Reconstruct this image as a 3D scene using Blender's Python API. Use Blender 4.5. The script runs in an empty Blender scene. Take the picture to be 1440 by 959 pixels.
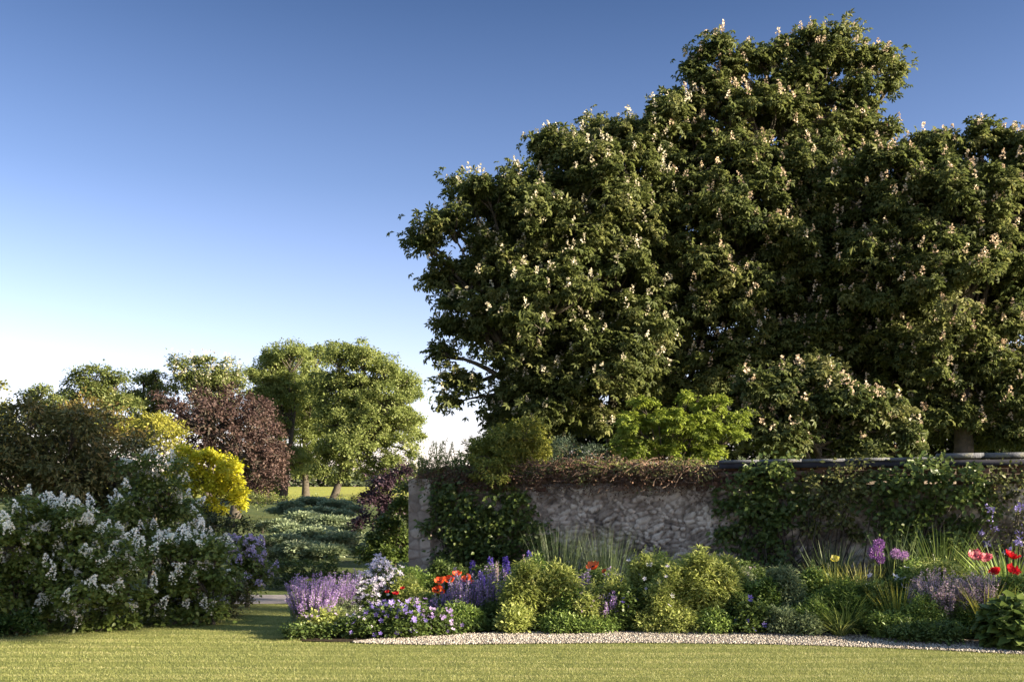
import bpy, math
import numpy as np
from math import radians as R
S = bpy.context.scene
COL = S.collection
# ---------------------------------------------------------------- camera
F = 1400.0; CX = 720.0; HY = 705.0; EYE = 1.6          # photograph pixels at 1440 wide
cam = bpy.data.objects.new('camera', bpy.data.cameras.new('camera')); COL.objects.link(cam)
cam.location = (0, 0, EYE); cam.rotation_euler = (R(90), 0, 0)
cam.data.sensor_width = 36; cam.data.lens = 35; cam.data.shift_y = (HY - 479.5) / 1440
cam.data.clip_start = 0.1; cam.data.clip_end = 6000
S.camera = cam
# ---------------------------------------------------------------- light
SUN_EL, SUN_AZ = 18.0, -19.0        # elevation; azimuth in degrees from +X (right) towards +Y (away)
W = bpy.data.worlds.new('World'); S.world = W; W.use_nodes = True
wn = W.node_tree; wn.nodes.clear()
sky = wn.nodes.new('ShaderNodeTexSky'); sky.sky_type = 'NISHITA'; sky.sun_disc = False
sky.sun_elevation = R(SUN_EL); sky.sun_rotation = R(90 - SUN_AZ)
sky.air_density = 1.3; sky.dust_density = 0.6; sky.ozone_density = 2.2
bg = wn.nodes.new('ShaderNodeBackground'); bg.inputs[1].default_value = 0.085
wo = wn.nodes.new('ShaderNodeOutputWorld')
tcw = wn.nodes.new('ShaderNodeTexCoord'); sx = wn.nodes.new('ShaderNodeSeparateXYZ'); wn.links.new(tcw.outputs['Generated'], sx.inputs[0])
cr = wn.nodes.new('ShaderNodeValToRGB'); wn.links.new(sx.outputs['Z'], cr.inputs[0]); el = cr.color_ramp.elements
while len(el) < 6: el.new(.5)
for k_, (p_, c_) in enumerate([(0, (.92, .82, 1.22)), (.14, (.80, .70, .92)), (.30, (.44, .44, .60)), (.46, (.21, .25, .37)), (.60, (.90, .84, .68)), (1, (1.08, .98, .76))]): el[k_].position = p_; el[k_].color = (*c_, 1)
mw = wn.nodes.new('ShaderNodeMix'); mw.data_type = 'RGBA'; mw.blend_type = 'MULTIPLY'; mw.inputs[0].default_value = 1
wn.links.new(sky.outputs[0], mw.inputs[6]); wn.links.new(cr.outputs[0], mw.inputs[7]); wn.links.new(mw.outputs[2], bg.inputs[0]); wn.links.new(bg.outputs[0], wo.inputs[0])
sl = bpy.data.lights.new('sun', 'SUN'); sl.energy = 5.0; sl.angle = R(0.5); sl.color = (1.0, 0.86, 0.62)
so = bpy.data.objects.new('sun', sl); COL.objects.link(so)
so.rotation_euler = (R(90 - SUN_EL), 0, R(90 + SUN_AZ))
S.view_settings.view_transform = 'Standard'; S.view_settings.look = 'None'
S.view_settings.gamma = 1.0; S.view_settings.exposure = 2.0
S.view_settings.use_curve_mapping = False
# ---------------------------------------------------------------- helpers
def at(px, py, d): return np.array([(px - CX) / F * d, d, EYE - (py - HY) / F * d])
def unit(v): return v / np.maximum(np.linalg.norm(v, axis=-1, keepdims=True), 1e-9)
def sstep(a, b, t):
    t = np.clip((t - a) / (b - a), 0, 1); return t * t * (3 - 2 * t)
def gz(y, x=0.0):                 # height of the terrain
    y = np.asarray(y, float)
    return 3.9 * sstep(26, 165, y)
def node_mat(name):
    m = bpy.data.materials.new(name); m.use_nodes = True; t = m.node_tree
    return m, t, t.nodes['Principled BSDF'], t.nodes['Material Output']
def ramp(t, cols, src):
    r = t.nodes.new('ShaderNodeValToRGB'); e = r.color_ramp.elements
    while len(e) < len(cols): e.new(0.5)
    for k, (p, c) in enumerate(cols): e[k].position = p; e[k].color = (*c, 1)
    t.links.new(src, r.inputs[0]); return r.outputs[0]
def noise(t, scale, detail=3, rough=0.6):
    n = t.nodes.new('ShaderNodeTexNoise'); n.inputs['Scale'].default_value = scale
    n.inputs['Detail'].default_value = detail; n.inputs['Roughness'].default_value = rough
    g = t.nodes.new('ShaderNodeNewGeometry'); t.links.new(g.outputs['Position'], n.inputs['Vector'])
    return n.outputs['Fac']
_m = {}
def leaf(c1, c2, trans=0.3, rough=0.45, c3=None, spec=0.35):
    key = (c1, c2, trans, rough, c3)
    if key in _m: return _m[key]
    m, t, p, o = node_mat('foliage')
    a = t.nodes.new('ShaderNodeAttribute'); a.attribute_name = 'var'
    col = ramp(t, [(0, c1), (1, c2)] if c3 is None else [(0, c1), (.6, c2), (1, c3)], a.outputs['Fac'])
    t.links.new(col, p.inputs['Base Color']); p.inputs['Roughness'].default_value = rough
    p.inputs['Specular IOR Level'].default_value = spec
    if trans > 0:
        tr = t.nodes.new('ShaderNodeBsdfTranslucent'); mx = t.nodes.new('ShaderNodeMixShader')
        hs = t.nodes.new('ShaderNodeHueSaturation'); hs.inputs['Value'].default_value = 1.35; hs.inputs['Saturation'].default_value = 1.0
        t.links.new(col, hs.inputs['Color']); t.links.new(hs.outputs[0], tr.inputs['Color'])
        mx.inputs[0].default_value = trans
        t.links.new(p.outputs[0], mx.inputs[1]); t.links.new(tr.outputs[0], mx.inputs[2]); t.links.new(mx.outputs[0], o.inputs['Surface'])
    _m[key] = m; return m
def bark(c1, c2, sc=6.0):
    key = ('bark', c1, c2)
    if key in _m: return _m[key]
    m, t, p, o = node_mat('bark')
    f = noise(t, sc, 6, 0.7); t.links.new(ramp(t, [(.3, c1), (.7, c2)], f), p.inputs['Base Color'])
    p.inputs['Roughness'].default_value = .9
    b = t.nodes.new('ShaderNodeBump'); b.inputs['Strength'].default_value = .8; b.inputs['Distance'].default_value = .03
    t.links.new(noise(t, sc * 4, 4), b.inputs['Height']); t.links.new(b.outputs[0], p.inputs['Normal'])
    _m[key] = m; return m
BARK = bark((.035, .03, .022), (.11, .09, .07)); TWIG = bark((.08, .065, .05), (.18, .15, .12)); STEM = None
def mesh_obj(name, V, faces, mat, parent=None, var=None, loc=(0, 0, 0), smooth=False):
    """V (n,3) world coordinates; faces (m,k) array or list of arrays; stored relative to loc"""
    if not isinstance(faces, list): faces = [faces]
    faces = [np.asarray(f, np.int32) for f in faces if len(f)]
    me = bpy.data.meshes.new(name); V = np.asarray(V, np.float64) - np.asarray(loc)
    me.vertices.add(len(V)); me.vertices.foreach_set('co', V.astype(np.float32).ravel())
    li = np.concatenate([f.ravel() for f in faces]); tot = np.concatenate([np.full(len(f), f.shape[1], np.int32) for f in faces])
    st = np.concatenate([[0], np.cumsum(tot)[:-1]]).astype(np.int32)
    me.loops.add(len(li)); me.loops.foreach_set('vertex_index', li)
    me.polygons.add(len(tot)); me.polygons.foreach_set('loop_start', st)
    me.update(calc_edges=True); me.validate()
    if var is not None:
        a = me.attributes.new('var', 'FLOAT', 'POINT'); a.data.foreach_set('value', np.asarray(var, np.float32))
    if smooth: me.polygons.foreach_set('use_smooth', np.ones(len(me.polygons), bool))
    me.materials.append(mat)
    o = bpy.data.objects.new(name, me); COL.objects.link(o)
    if parent is not None: o.parent = parent
    else: o.location = loc
    return o
def thing(name, label, cat, loc, group=None):
    o = bpy.data.objects.new(name, None); COL.objects.link(o); o.location = tuple(loc)
    o.empty_display_size = 0.2; o['label'] = label; o['category'] = cat
    if group: o['group'] = group
    return o
def struct(o, kind='structure'): o['kind'] = kind; return o
# leaf templates: x along, y across, z normal
def rhomb(w=.5, mid=.5, fold=.08, droop=0.0):
    return np.array([[0, 0, 0], [mid, w / 2, fold], [1, 0, -droop], [mid, -w / 2, fold]]), np.array([[0, 2, 1], [0, 3, 2]])
def palm(n=5, w=.34, droop=.3):
    Vs, Fs = [], []
    angs = np.linspace(-105, 105, n)
    for k, a in enumerate(angs):
        v, f = rhomb(w, .62, .05, droop); ln = 1.0 - .32 * abs(a) / 105
        v = v * np.array([ln, 1, 1]); c, s = math.cos(R(a)), math.sin(R(a))
        v = np.stack([v[:, 0] * c - v[:, 1] * s + .08, v[:, 0] * s + v[:, 1] * c, v[:, 2]], 1)
        Vs.append(v); Fs.append(f + 4 * k)
    return np.concatenate(Vs), np.concatenate(Fs)
def star(n=5, w=.62, cup=.25):                # flower of n petals facing +z
    Vs, Fs = [], []
    for k in range(n):
        v, f = rhomb(w, .62, 0, -cup); a = 2 * math.pi * k / n; c, s = math.cos(a), math.sin(a)
        v = np.stack([v[:, 0] * c - v[:, 1] * s, v[:, 0] * s + v[:, 1] * c, v[:, 2]], 1)
        Vs.append(v); Fs.append(f + 4 * k)
    return np.concatenate(Vs), np.concatenate(Fs)
def bladet(w=.05, bend=.5):
    x = np.array([0, .35, .7, 1.0]); z = -bend * x ** 2
    V = [];
    for k, (a, b) in enumerate(zip(x, z)):
        ww = [w * .6, w, w * .8, w * .06][k]
        V += [[a, ww / 2, b], [a, -ww / 2, b]]
    return np.array(V), np.array([[0, 1, 3, 2], [2, 3, 5, 4], [4, 5, 7, 6]])
OCT = (np.array([[1, 0, 0], [-1, 0, 0], [0, 1, 0], [0, -1, 0], [0, 0, 1], [0, 0, -1.]]) * .5,
       np.array([[0, 2, 4], [2, 1, 4], [1, 3, 4], [3, 0, 4], [2, 0, 5], [1, 2, 5], [3, 1, 5], [0, 3, 5]]))
def scatter(P, D, N, s, tmpl):
    T, Fc = tmpl; X = unit(D); Z = unit(N - (N * X).sum(1, keepdims=True) * X); Y = np.cross(Z, X)
    s = np.broadcast_to(np.asarray(s, float), (len(P),))
    V = P[:, None] + s[:, None, None] * (T[None, :, 0:1] * X[:, None] + T[None, :, 1:2] * Y[:, None] + T[None, :, 2:3] * Z[:, None])
    Fa = Fc[None] + (np.arange(len(P)) * len(T))[:, None, None]
    return V.reshape(-1, 3), Fa.reshape(-1, Fc.shape[1]), len(T)
def leaves(name, mat, parent, P, D, N, s, tmpl, rng, var=None, **kw):
    V, Fa, k = scatter(P, D, N, s, tmpl)
    if var is None: var = rng.random(len(P))
    return mesh_obj(name, V, Fa, mat, parent, np.repeat(var, k), **kw)
def sph(rng, n):
    v = rng.normal(size=(n, 3)); return unit(v)
def tubes(PL, RD, sides=5):
    """PL (n,k,3) polylines, RD (n,k) radii"""
    PL = np.asarray(PL, float); RD = np.asarray(RD, float); n, k, _ = PL.shape
    T = unit(np.gradient(PL, axis=1)); ref = np.where(np.abs(T[..., 2:3]) > .9, np.array([1., 0, 0]), np.array([0, 0, 1.]))
    A = unit(np.cross(T, ref)); B = np.cross(T, A)
    th = np.arange(sides) * 2 * math.pi / sides
    V = PL[:, :, None] + RD[:, :, None, None] * (np.cos(th)[None, None, :, None] * A[:, :, None] + np.sin(th)[None, None, :, None] * B[:, :, None])
    idx = np.arange(n * k * sides).reshape(n, k, sides); a = idx[:, :-1]; b = idx[:, 1:]
    Q = np.stack([a, np.roll(a, -1, 2), np.roll(b, -1, 2), b], -1).reshape(-1, 4)
    return V.reshape(-1, 3), Q
def bez(p0, p1, p2, k):
    t = np.linspace(0, 1, k)[None, :, None]; p0, p1, p2 = (np.asarray(q, float)[:, None] for q in (p0, p1, p2))
    return (1 - t) ** 2 * p0 + 2 * t * (1 - t) * p1 + t * t * p2
def join(parts):
    Vs, Fs, off = [], [], 0
    for v, f in parts: Vs.append(v); Fs.append(f + off); off += len(v)
    return np.concatenate(Vs), np.concatenate(Fs)
UP = np.array([0, 0, 1.])
# ---------------------------------------------------------------- trees and shrubs
def lobes_px(lst, d):
    out = []
    for l in lst:
        px, py, r = l[:3]; dd = l[3] if len(l) > 3 else 0
        c = at(px, py, d + dd); rr = r / F * (d + dd); out.append([*c, rr])
    return np.array(out)
def sub_clumps(L, rng, rs, dens, keep_in=.12, flat=1.0, rough=.62):
    C, U = [], []
    for k, (x, y, z, r) in enumerate(L):
        n = max(3, int(dens * (r / rs) ** 2)); u = sph(rng, n); u[:, 2] = np.where(u[:, 2] < -.4, -u[:, 2] * .6, u[:, 2]); u = unit(u)
        rad = np.clip(r - rs * .45, r * .3, None) * (.45 + rough * rng.random(n) ** .7)
        c = np.array([x, y, z]) + u * rad[:, None] * np.array([1, 1, flat])
        d = np.linalg.norm(c[:, None] - L[None, :, :3], axis=2) / L[None, :, 3]; d[:, k] = 9
        ok = (d.min(1) > .62) | (rng.random(n) < keep_in)
        C.append(c[ok]); U.append(u[ok])
    return np.concatenate(C), np.concatenate(U)
def foliage_pts(C, U, rng, rs, nl, flat=.7, out=.6, droop=.25, rnd=.5):
    n = len(C); m = rng.poisson(nl, n) + 2; idx = np.repeat(np.arange(n), m); N = len(idx)
    v = unit(sph(rng, N) + U[idx] * .35 + UP * .25)
    rr = rs * (.45 + .95 * rng.random(n) ** 1.5)[idx] * rng.random(N) ** .45 * np.where(rng.random(N) < .14, 1.5, 1)
    P = C[idx] + v * rr[:, None] * np.array([1, 1, flat])
    D = unit(v * np.array([1, 1, .4]) + U[idx] * out * .5 + rng.normal(size=(N, 3)) * rnd - UP * droop)
    Nn = unit(UP * .8 + v * .6 + U[idx] * .3 + rng.normal(size=(N, 3)) * .35)
    cv = np.clip(rng.normal(.5, .22, n), 0, 1)[idx]
    var = np.clip(cv * .6 + rng.random(N) * .5 - .05, 0, 1)
    return P, D, Nn, var
def woody(parent, base, fork, L, C, rng, r0, mat=BARK, twigs=.5, sides=7, tr=.02, lean=None, trunks=None):
    base = np.asarray(base, float); fork = np.asarray(fork, float)
    if trunks is None: trunks = [(base, fork)]
    parts = []
    for b, f in trunks:
        b = np.asarray(b, float); f = np.asarray(f, float)
        mid = (b + f) / 2 + rng.normal(size=3) * r0 * .6 * np.array([1, 1, 0]); pl = bez([b], [mid], [f], 10)
        rd = r0 * (1 - .78 * np.linspace(0, 1, 10) ** 1.2); rd[0] *= 1.45; rd[1] *= 1.12
        parts.append(tubes(pl, rd[None], 10))
    V, Q = join(parts)
    mesh_obj('trunk', V, Q, mat, parent, loc=parent.location, smooth=True)
    forks = np.array([t[1] for t in trunks]); bases = np.array([t[0] for t in trunks])
    near = np.linalg.norm(L[:, None, :2] - forks[None, :, :2], axis=2).argmin(1)
    t = np.clip(.55 + .45 * rng.random(len(L)), 0, 1)[:, None]; st = bases[near] * (1 - t) + forks[near] * t
    ctr = L[:, :3]; mid = st * .45 + ctr * .55 + UP * (np.linalg.norm(ctr - st, axis=1) * .16)[:, None] + rng.normal(size=st.shape) * .15 * L[:, 3:4]
    pl = bez(st, mid, ctr, 8); rd = r0 * .27 * (1 - .75 * np.linspace(0, 1, 8))[None] * (.7 + .6 * rng.random(len(L)))[:, None]
    parts = [tubes(pl, rd, 6)]
    if twigs > 0:
        pick = C[rng.random(len(C)) < twigs]
        d = np.linalg.norm(pick[:, None] - ctr[None], axis=2) / L[None, :, 3]; w = d.argmin(1)
        s0 = ctr[w] + (pl[w, 5] - ctr[w]) * rng.random(len(pick))[:, None]
        md = (s0 + pick) / 2 + rng.normal(size=s0.shape) * .18 * L[w, 3:4]
        rk = np.full((len(pick), 5), tr) * np.linspace(2.0, .5, 5)[None]
        parts.append(tubes(bez(s0, md, pick, 5), rk, 4))
    V, Q = join(parts); mesh_obj('branches', V, Q, mat, parent, loc=parent.location, smooth=True)
def panicles(parent, name, P, rng, h, w, mat, per=14, tilt=.25, fl=.3, shape='cone'):
    """upright flower heads: per florets round a short axis"""
    n = len(P); ax = unit(UP + rng.normal(size=(n, 3)) * tilt); hh = h * (.7 + .5 * rng.random(n))
    t = rng.random((n, per)); ang = rng.random((n, per)) * 6.283
    wid = w * ((1 - t) ** .8 if shape == 'cone' else np.sqrt(np.clip(1 - (2 * t - 1) ** 2, 0, 1)) * .8) * .5
    X = unit(np.cross(ax, np.array([0, 1., .01]))); Y = np.cross(ax, X)
    rad = np.cos(ang)[..., None] * X[:, None] + np.sin(ang)[..., None] * Y[:, None]
    Q = P[:, None] + ax[:, None] * (t * hh[:, None])[..., None] + rad * wid[..., None]
    Q = Q.reshape(-1, 3); D = unit(rad.reshape(-1, 3) + rng.normal(size=Q.shape) * .4 + UP * .4)
    N = unit(rng.normal(size=Q.shape) + rad.reshape(-1, 3) * .5)
    var = np.repeat(np.clip(rng.normal(.5, .25, n), 0, 1), per) * .6 + rng.random(n * per) * .4
    return leaves(name, mat, parent, Q - D * (w * fl * .5), D, N, w * fl * (.8 + .5 * rng.random(len(Q))) * 1.6, rhomb(.8, .5, .15), rng, var, loc=parent.location)
def tree(name, label, cat, lst, d, mat, trunk, seed, rs, nl, ls, tmpl, dens=4.5, r0=.3, group=None, bloom=None, flat=.7,
         twigs=.4, bk=BARK, fork=.45, droop=.25, backfill=True, tr=.02, keep_in=.12, out=.6, rnd=.5, lflat=1.0, base_z=None, rough=.62):
    rng = np.random.default_rng(seed); L = lobes_px(lst, d)
    if backfill:       # the crown's depth: lobes nudged to and fro along the line of sight, in real metres
        j = rng.normal(size=len(L)) * L[:, 3] * .35; L[:, 1] += j; L2 = L[L[:, 3] > np.median(L[:, 3])].copy(); L2[:, 1] += L2[:, 3] * 1.5
        L2[:, 3] *= .9; L = np.concatenate([L, L2])
    tx = [trunk] if np.isscalar(trunk) else trunk
    bs = []
    top = np.percentile(L[:, 2], 60)
    for t in tx:
        x = (t - CX) / F * d; z0 = float(gz(d)) if base_z is None else base_z
        bs.append(((x, d, z0 - .1), (x + .02 * d * rng.normal() * .3, d + .2, z0 + (top - z0) * fork * 2)))
    b0 = np.mean([b[0] for b in bs], axis=0)
    o = thing(name, label, cat, (b0[0], b0[1], b0[2] + .1), group)
    C, U = sub_clumps(L, rng, rs, dens, keep_in, lflat, rough)
    woody(o, bs[0][0], bs[0][1], L, C, rng, r0, bk, twigs, tr=tr, trunks=bs)
    P, D, N, var = foliage_pts(C, U, rng, rs, nl, flat, out, droop, rnd)
    leaves('crown', mat, o, P, D, N, ls * (.7 + .6 * rng.random(len(P))), tmpl, rng, var, loc=o.location)
    if bloom:
        frac, h, w, bm, per = bloom[:5]; ups = (U[:, 2] > -.25)
        k = rng.random(len(C)) < frac * np.where(ups, 1, .25); c = C[k]; u = U[k]
        n = len(c); q = c + unit(u + UP * .6 + rng.normal(size=u.shape) * .5) * rs * (.75 + .3 * rng.random(n))[:, None] * np.array([1, 1, flat])
        panicles(o, bloom[5] if len(bloom) > 5 else 'blossom', q, rng, h, w, bm, per, *(bloom[6:] if len(bloom) > 6 else ()))
    return o
#EOF_PART1
# ---------------------------------------------------------------- ground
def gd(py): return F * EYE / (py - HY)          # distance of flat ground seen at row py
def gp(px, py): d = gd(py); return ((px - CX) / F * d, d)
def poly_mat(name, cols, sc, bump=.0, bs=40, rough=.9, det=6):
    m, t, p, o = node_mat(name); t.links.new(ramp(t, cols, noise(t, sc, det, .7)), p.inputs['Base Color'])
    p.inputs['Roughness'].default_value = rough; p.inputs['Specular IOR Level'].default_value = .2
    if bump:
        b = t.nodes.new('ShaderNodeBump'); b.inputs['Strength'].default_value = 1; b.inputs['Distance'].default_value = bump
        t.links.new(noise(t, bs, 4), b.inputs['Height']); t.links.new(b.outputs[0], p.inputs['Normal'])
    return m
xs = np.concatenate([-np.geomspace(3000, 20, 14), np.linspace(-16, 16, 9), np.geomspace(20, 3000, 14)])
ys = np.concatenate([[-300, -60, -10, 0], np.linspace(4, 190, 63), np.geomspace(210, 4500, 14)])
X, Y = np.meshgrid(xs, ys); Z = gz(Y); V = np.stack([X, Y, Z], -1).reshape(-1, 3)
ii = np.arange(len(V)).reshape(X.shape)
Q = np.stack([ii[:-1, :-1], ii[:-1, 1:], ii[1:, 1:], ii[1:, :-1]], -1).reshape(-1, 4)
M_ground = poly_mat('rough_grass', [(.3, (.035, .055, .015)), (.5, (.07, .09, .025)), (.72, (.12, .12, .04))], .6, .05, 8)
struct(mesh_obj('ground', V, Q, M_ground, smooth=True))
def strip(name, a, b, z, mat, n=80, hf=None):
    """sheet between two polylines a (near) and b (far) given as (x, y)"""
    a, b = np.array(a, float), np.array(b, float)
    def rs(p):
        s = np.concatenate([[0], np.cumsum(np.linalg.norm(np.diff(p, axis=0), axis=1))]); t = np.linspace(0, s[-1], n)
        return np.stack([np.interp(t, s, p[:, 0]), np.interp(t, s, p[:, 1])], 1)
    a, b = rs(a), rs(b); w = np.linspace(0, 1, 12)[:, None, None]; g = a[None] * (1 - w) + b[None] * w
    Vv = np.concatenate([g, gz(g[..., 1:2]) + z], -1).reshape(-1, 3); I = np.arange(len(Vv)).reshape(12, n)
    Qq = np.stack([I[:-1, :-1], I[:-1, 1:], I[1:, 1:], I[1:, :-1]], -1).reshape(-1, 4)
    return struct(mesh_obj(name, Vv, Qq, mat))
M_lawn = poly_mat('lawn_turf', [(.3, (.09, .105, .03)), (.5, (.15, .165, .045)), (.7, (.22, .21, .07))], 3.0, .01, 60)
strip('lawn', [(-16, -6), (16, -6)], [(-16, 15.5), (16, 15.5)], .004, M_lawn)
gb = [gp(*q) for q in [(496, 904), (520, 901), (560, 898), (640, 893.5), (720, 891), (900, 889.5), (1080, 890.5), (1200, 893), (1300, 899), (1440, 908), (1640, 925)]]
gf = [gp(*q) for q in [(496, 905), (520, 906), (600, 907.5), (720, 906), (900, 904.5), (1080, 906.5), (1200, 910), (1300, 914), (1440, 921), (1640, 940)]]
M_gravel = poly_mat('gravel_bed', [(.25, (0.109, 0.088, 0.075)), (.5, (0.245, 0.211, 0.184)), (.7, (0.374, 0.340, 0.306))], 60, .01, 90)
strip('gravel_path', gf, gb, .010, M_gravel)
M_soil = poly_mat('garden_soil', [(.3, (.02, .014, .009)), (.7, (.05, .035, .022))], 8, .03, 25)
strip('flower_bed_soil', [gp(425, 902.5)] + gb, [(-3.4, 15.2), (-2.4, 17.4), (0, 16.6), (7.2, 13.8), (9.8, 12.6)], .016, M_soil)
M_pave = poly_mat('path_paving', [(.3, (.17, .15, .16)), (.7, (.27, .24, .25))], 5, .004, 80)
strip('paved_path', [(-9, 15.75), (-5.2, 15.45), (-2.6, 15.6)], [(-9, 17.2), (-5.2, 17.0), (-2.2, 17.0)], .010, M_pave)
M_field = poly_mat('meadow', [(.3, (.20, .22, .04)), (.7, (.34, .32, .06))], .12, .1, 2)
strip('meadow', [(-90, 88), (50, 88)], [(-130, 164), (70, 164)], .05, M_field)
# grass blades of the lawn
rng = np.random.default_rng(5)
def lawn_pts(n, y0, y1, xa, xb):
    y = y0 + (y1 - y0) * rng.random(n); x = xa(y) + (xb(y) - xa(y)) * rng.random(n); return np.stack([x, y, np.full(n, .004)], 1)
gfx, gfy = np.array(gf).T
pts = np.concatenate([lawn_pts(230000, 8.3, 11.9, lambda y: -.54 * y, lambda y: .54 * y),
                      lawn_pts(42000, 11.0, 15.4, lambda y: -.5 * y, lambda y: -1.7 - .0 * y)])
edge = np.interp(pts[:, 0], gfx, gfy, left=99); inb = pts[:, 1] < edge - .01 + rng.normal(size=len(pts)) * .012
bedleft = np.interp(pts[:, 1], [11.2, 12.5, 15.3], [-2.36, -2.75, -3.45])
inb &= ~((pts[:, 1] > 11.25) & (pts[:, 0] > bedleft)); pts = pts[inb]
ln_ = 0.0; stk = .5 + .5 * np.sin(pts[:, 1] * 9.1 + .5 * np.sin(pts[:, 0] * .7)) * np.sin(pts[:, 1] * 23 + .8 * np.sin(pts[:, 0] * .45 + 1)); lean = np.sin(pts[:, 1] * 2 * math.pi / 1.05 + .35 * np.sin(pts[:, 0] * .5)) * .28
cl = np.sin(pts[:, 0] * 2.1 + np.sin(pts[:, 1] * 5.3) * 2) * np.sin(pts[:, 1] * 6.7 + np.sin(pts[:, 0] * 1.3) * 2) * .5 + .5
D = unit(np.stack([rng.normal(size=len(pts)) * .45 + lean, rng.normal(size=len(pts)) * .45 - .1, np.ones(len(pts))], 1))
M_grass = leaf((0.115, 0.140, 0.037), (0.255, 0.265, 0.088), .3, .5, (0.443, 0.394, 0.213))
var = np.clip(.04 + .22 * cl + .6 * stk + rng.normal(size=len(pts)) * .16, 0, 1)
struct(leaves('lawn_grass', M_grass, None, pts, D, rng.normal(size=(len(pts), 3)) + np.array([0, -.6, 0]), .019 * (.6 + .8 * rng.random(len(pts))), rhomb(.14, .4, .02), rng, var), 'stuff')
# pebbles on the gravel path
gbx, gby = np.array(gb).T; n = 26000; x = gfx[0] + (7.5 - gfx[0]) * rng.random(n)
y0 = np.interp(x, gfx, gfy); y1 = np.interp(x, gbx, gby); w = rng.random(n) * 1.08 - .02; y = y0 + (y1 - y0) * w
P = np.stack([x, y, np.full(n, .014) + .008 * rng.random(n)], 1)
M_peb = leaf((0.153, 0.126, 0.105), (0.320, 0.279, 0.251), 0, .85, (0.501, 0.460, 0.418))
struct(leaves('gravel', M_peb, None, P, sph(rng, n), sph(rng, n), .012 + .02 * rng.random(n) ** 2, OCT, rng), 'stuff')
# ---------------------------------------------------------------- wall
WA = np.array([-1.725, 17.5]); WB = np.array([9.4, 13.14]); WD = (WB - WA); WL = np.linalg.norm(WD); WD /= WL; WN = np.array([WD[1], -WD[0]])
def wall_at(px, py, off=0.0):
    k = (px - CX) / F; y = (17.5 - .392 * 1.725) / (1 + .392 * k); p = at(px, py, y); p[:2] += WN * off; return p
def w3(u, n, z): u, n, z = np.broadcast_arrays(u, n, z); return np.stack([WA[0] + WD[0] * u + WN[0] * n, WA[1] + WD[1] * u + WN[1] * n, z], -1)
wall = thing('garden_wall', 'long old garden wall of grey rubble stone with red brick courses on top, behind the flower bed', 'wall', (*WA, 0))
def cellnoise(u, z, su, sz, seed):
    r = np.random.default_rng(seed); G = r.random((400, 400, 3)); gu, gz_ = u / su, z / sz; iu, iz = np.floor(gu).astype(int), np.floor(gz_).astype(int)
    f1 = np.full(u.shape, 9.); f2 = f1.copy(); idc = np.zeros(u.shape)
    for a in (-1, 0, 1):
        for b in (-1, 0, 1):
            c = G[(iu + a) % 400, (iz + b) % 400]; d = np.hypot((iu + a + .1 + .8 * c[..., 0]) - gu, (iz + b + .1 + .8 * c[..., 1]) - gz_)
            nw = d < f1; f2 = np.where(nw, f1, np.minimum(f2, d)); idc = np.where(nw, c[..., 2], idc); f1 = np.where(nw, d, f1)
    return f1, f2, idc
u = np.arange(0, WL, .017); z = np.arange(-.05, 1.86, .017); U_, Z_ = np.meshgrid(u, z)
wob = .05 * np.sin(U_ * 9 + Z_ * 7) + .04 * np.sin(Z_ * 13 + U_ * 3)
f1, f2, idc = cellnoise(U_ + wob, Z_ + wob * .6, .13, .085, 3); g1, g2, id2 = cellnoise(U_, Z_, .05, .05, 9)
edge = np.clip((f2 - f1) / .42, 0, 1); ren = np.clip(.5 + .5 * np.sin(U_ * 1.7 + 1) * np.sin(Z_ * 2.6 + U_ * .7) + .4 * (np.sin(U_ * 5.1) * np.sin(Z_ * 6.3)), 0, 1)
disp = .045 * edge ** .5 * (1 - .3 * ren) * (.6 + .5 * idc) + .008 * id2 + .012 * ren
tone = np.clip((.12 + idc * .75) * edge ** .5 * (1 - .35 * ren) + ren * .38 + (id2 - .5) * .55 * (.4 + idc), 0, 1)
Vw = w3(U_, disp, Z_).reshape(-1, 3); I = np.arange(len(Vw)).reshape(U_.shape)
Qw = np.stack([I[:-1, :-1], I[:-1, 1:], I[1:, 1:], I[1:, :-1]], -1).reshape(-1, 4)
m, t, p, o = node_mat('rubble_stone'); a = t.nodes.new('ShaderNodeAttribute'); a.attribute_name = 'var'
c1 = ramp(t, [(0, (.07, .06, .06)), (.25, (.23, .185, .15)), (.5, (.39, .33, .28)), (.8, (.64, .56, .48))], a.outputs['Fac'])
mx = t.nodes.new('ShaderNodeMix'); mx.data_type = 'RGBA'; mx.blend_type = 'MULTIPLY'; mx.inputs[0].default_value = .8
t.links.new(c1, mx.inputs[6]); t.links.new(ramp(t, [(.35, (.45, .40, .38)), (.6, (1, 1, 1))], noise(t, 2.2, 8, .75)), mx.inputs[7]); t.links.new(mx.outputs[2], p.inputs['Base Color'])
b = t.nodes.new('ShaderNodeBump'); b.inputs['Strength'].default_value = .8; b.inputs['Distance'].default_value = .01; t.links.new(noise(t, 70, 4), b.inputs['Height']); t.links.new(b.outputs[0], p.inputs['Normal'])
p.inputs['Roughness'].default_value = .95; M_stone = m
mesh_obj('stone_face', Vw, Qw, M_stone, wall, tone.ravel(), loc=wall.location, smooth=False)
def boxes(C, H, frame):
    """C (n,3) centres, H (n,3) half sizes in frame (3,3) rows"""
    s = np.array([[x, y, z] for x in (-1, 1) for y in (-1, 1) for z in (-1, 1)], float)
    Vv = C[:, None] + (s[None] * H[:, None]) @ frame; f = np.array([[0, 1, 3, 2], [4, 6, 7, 5], [0, 4, 5, 1], [2, 3, 7, 6], [0, 2, 6, 4], [1, 5, 7, 3]])
    return Vv.reshape(-1, 3), (f[None] + 8 * np.arange(len(C))[:, None, None]).reshape(-1, 4)
FR = np.array([[WD[0], WD[1], 0], [WN[0], WN[1], 0], [0, 0, 1.]])
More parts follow.
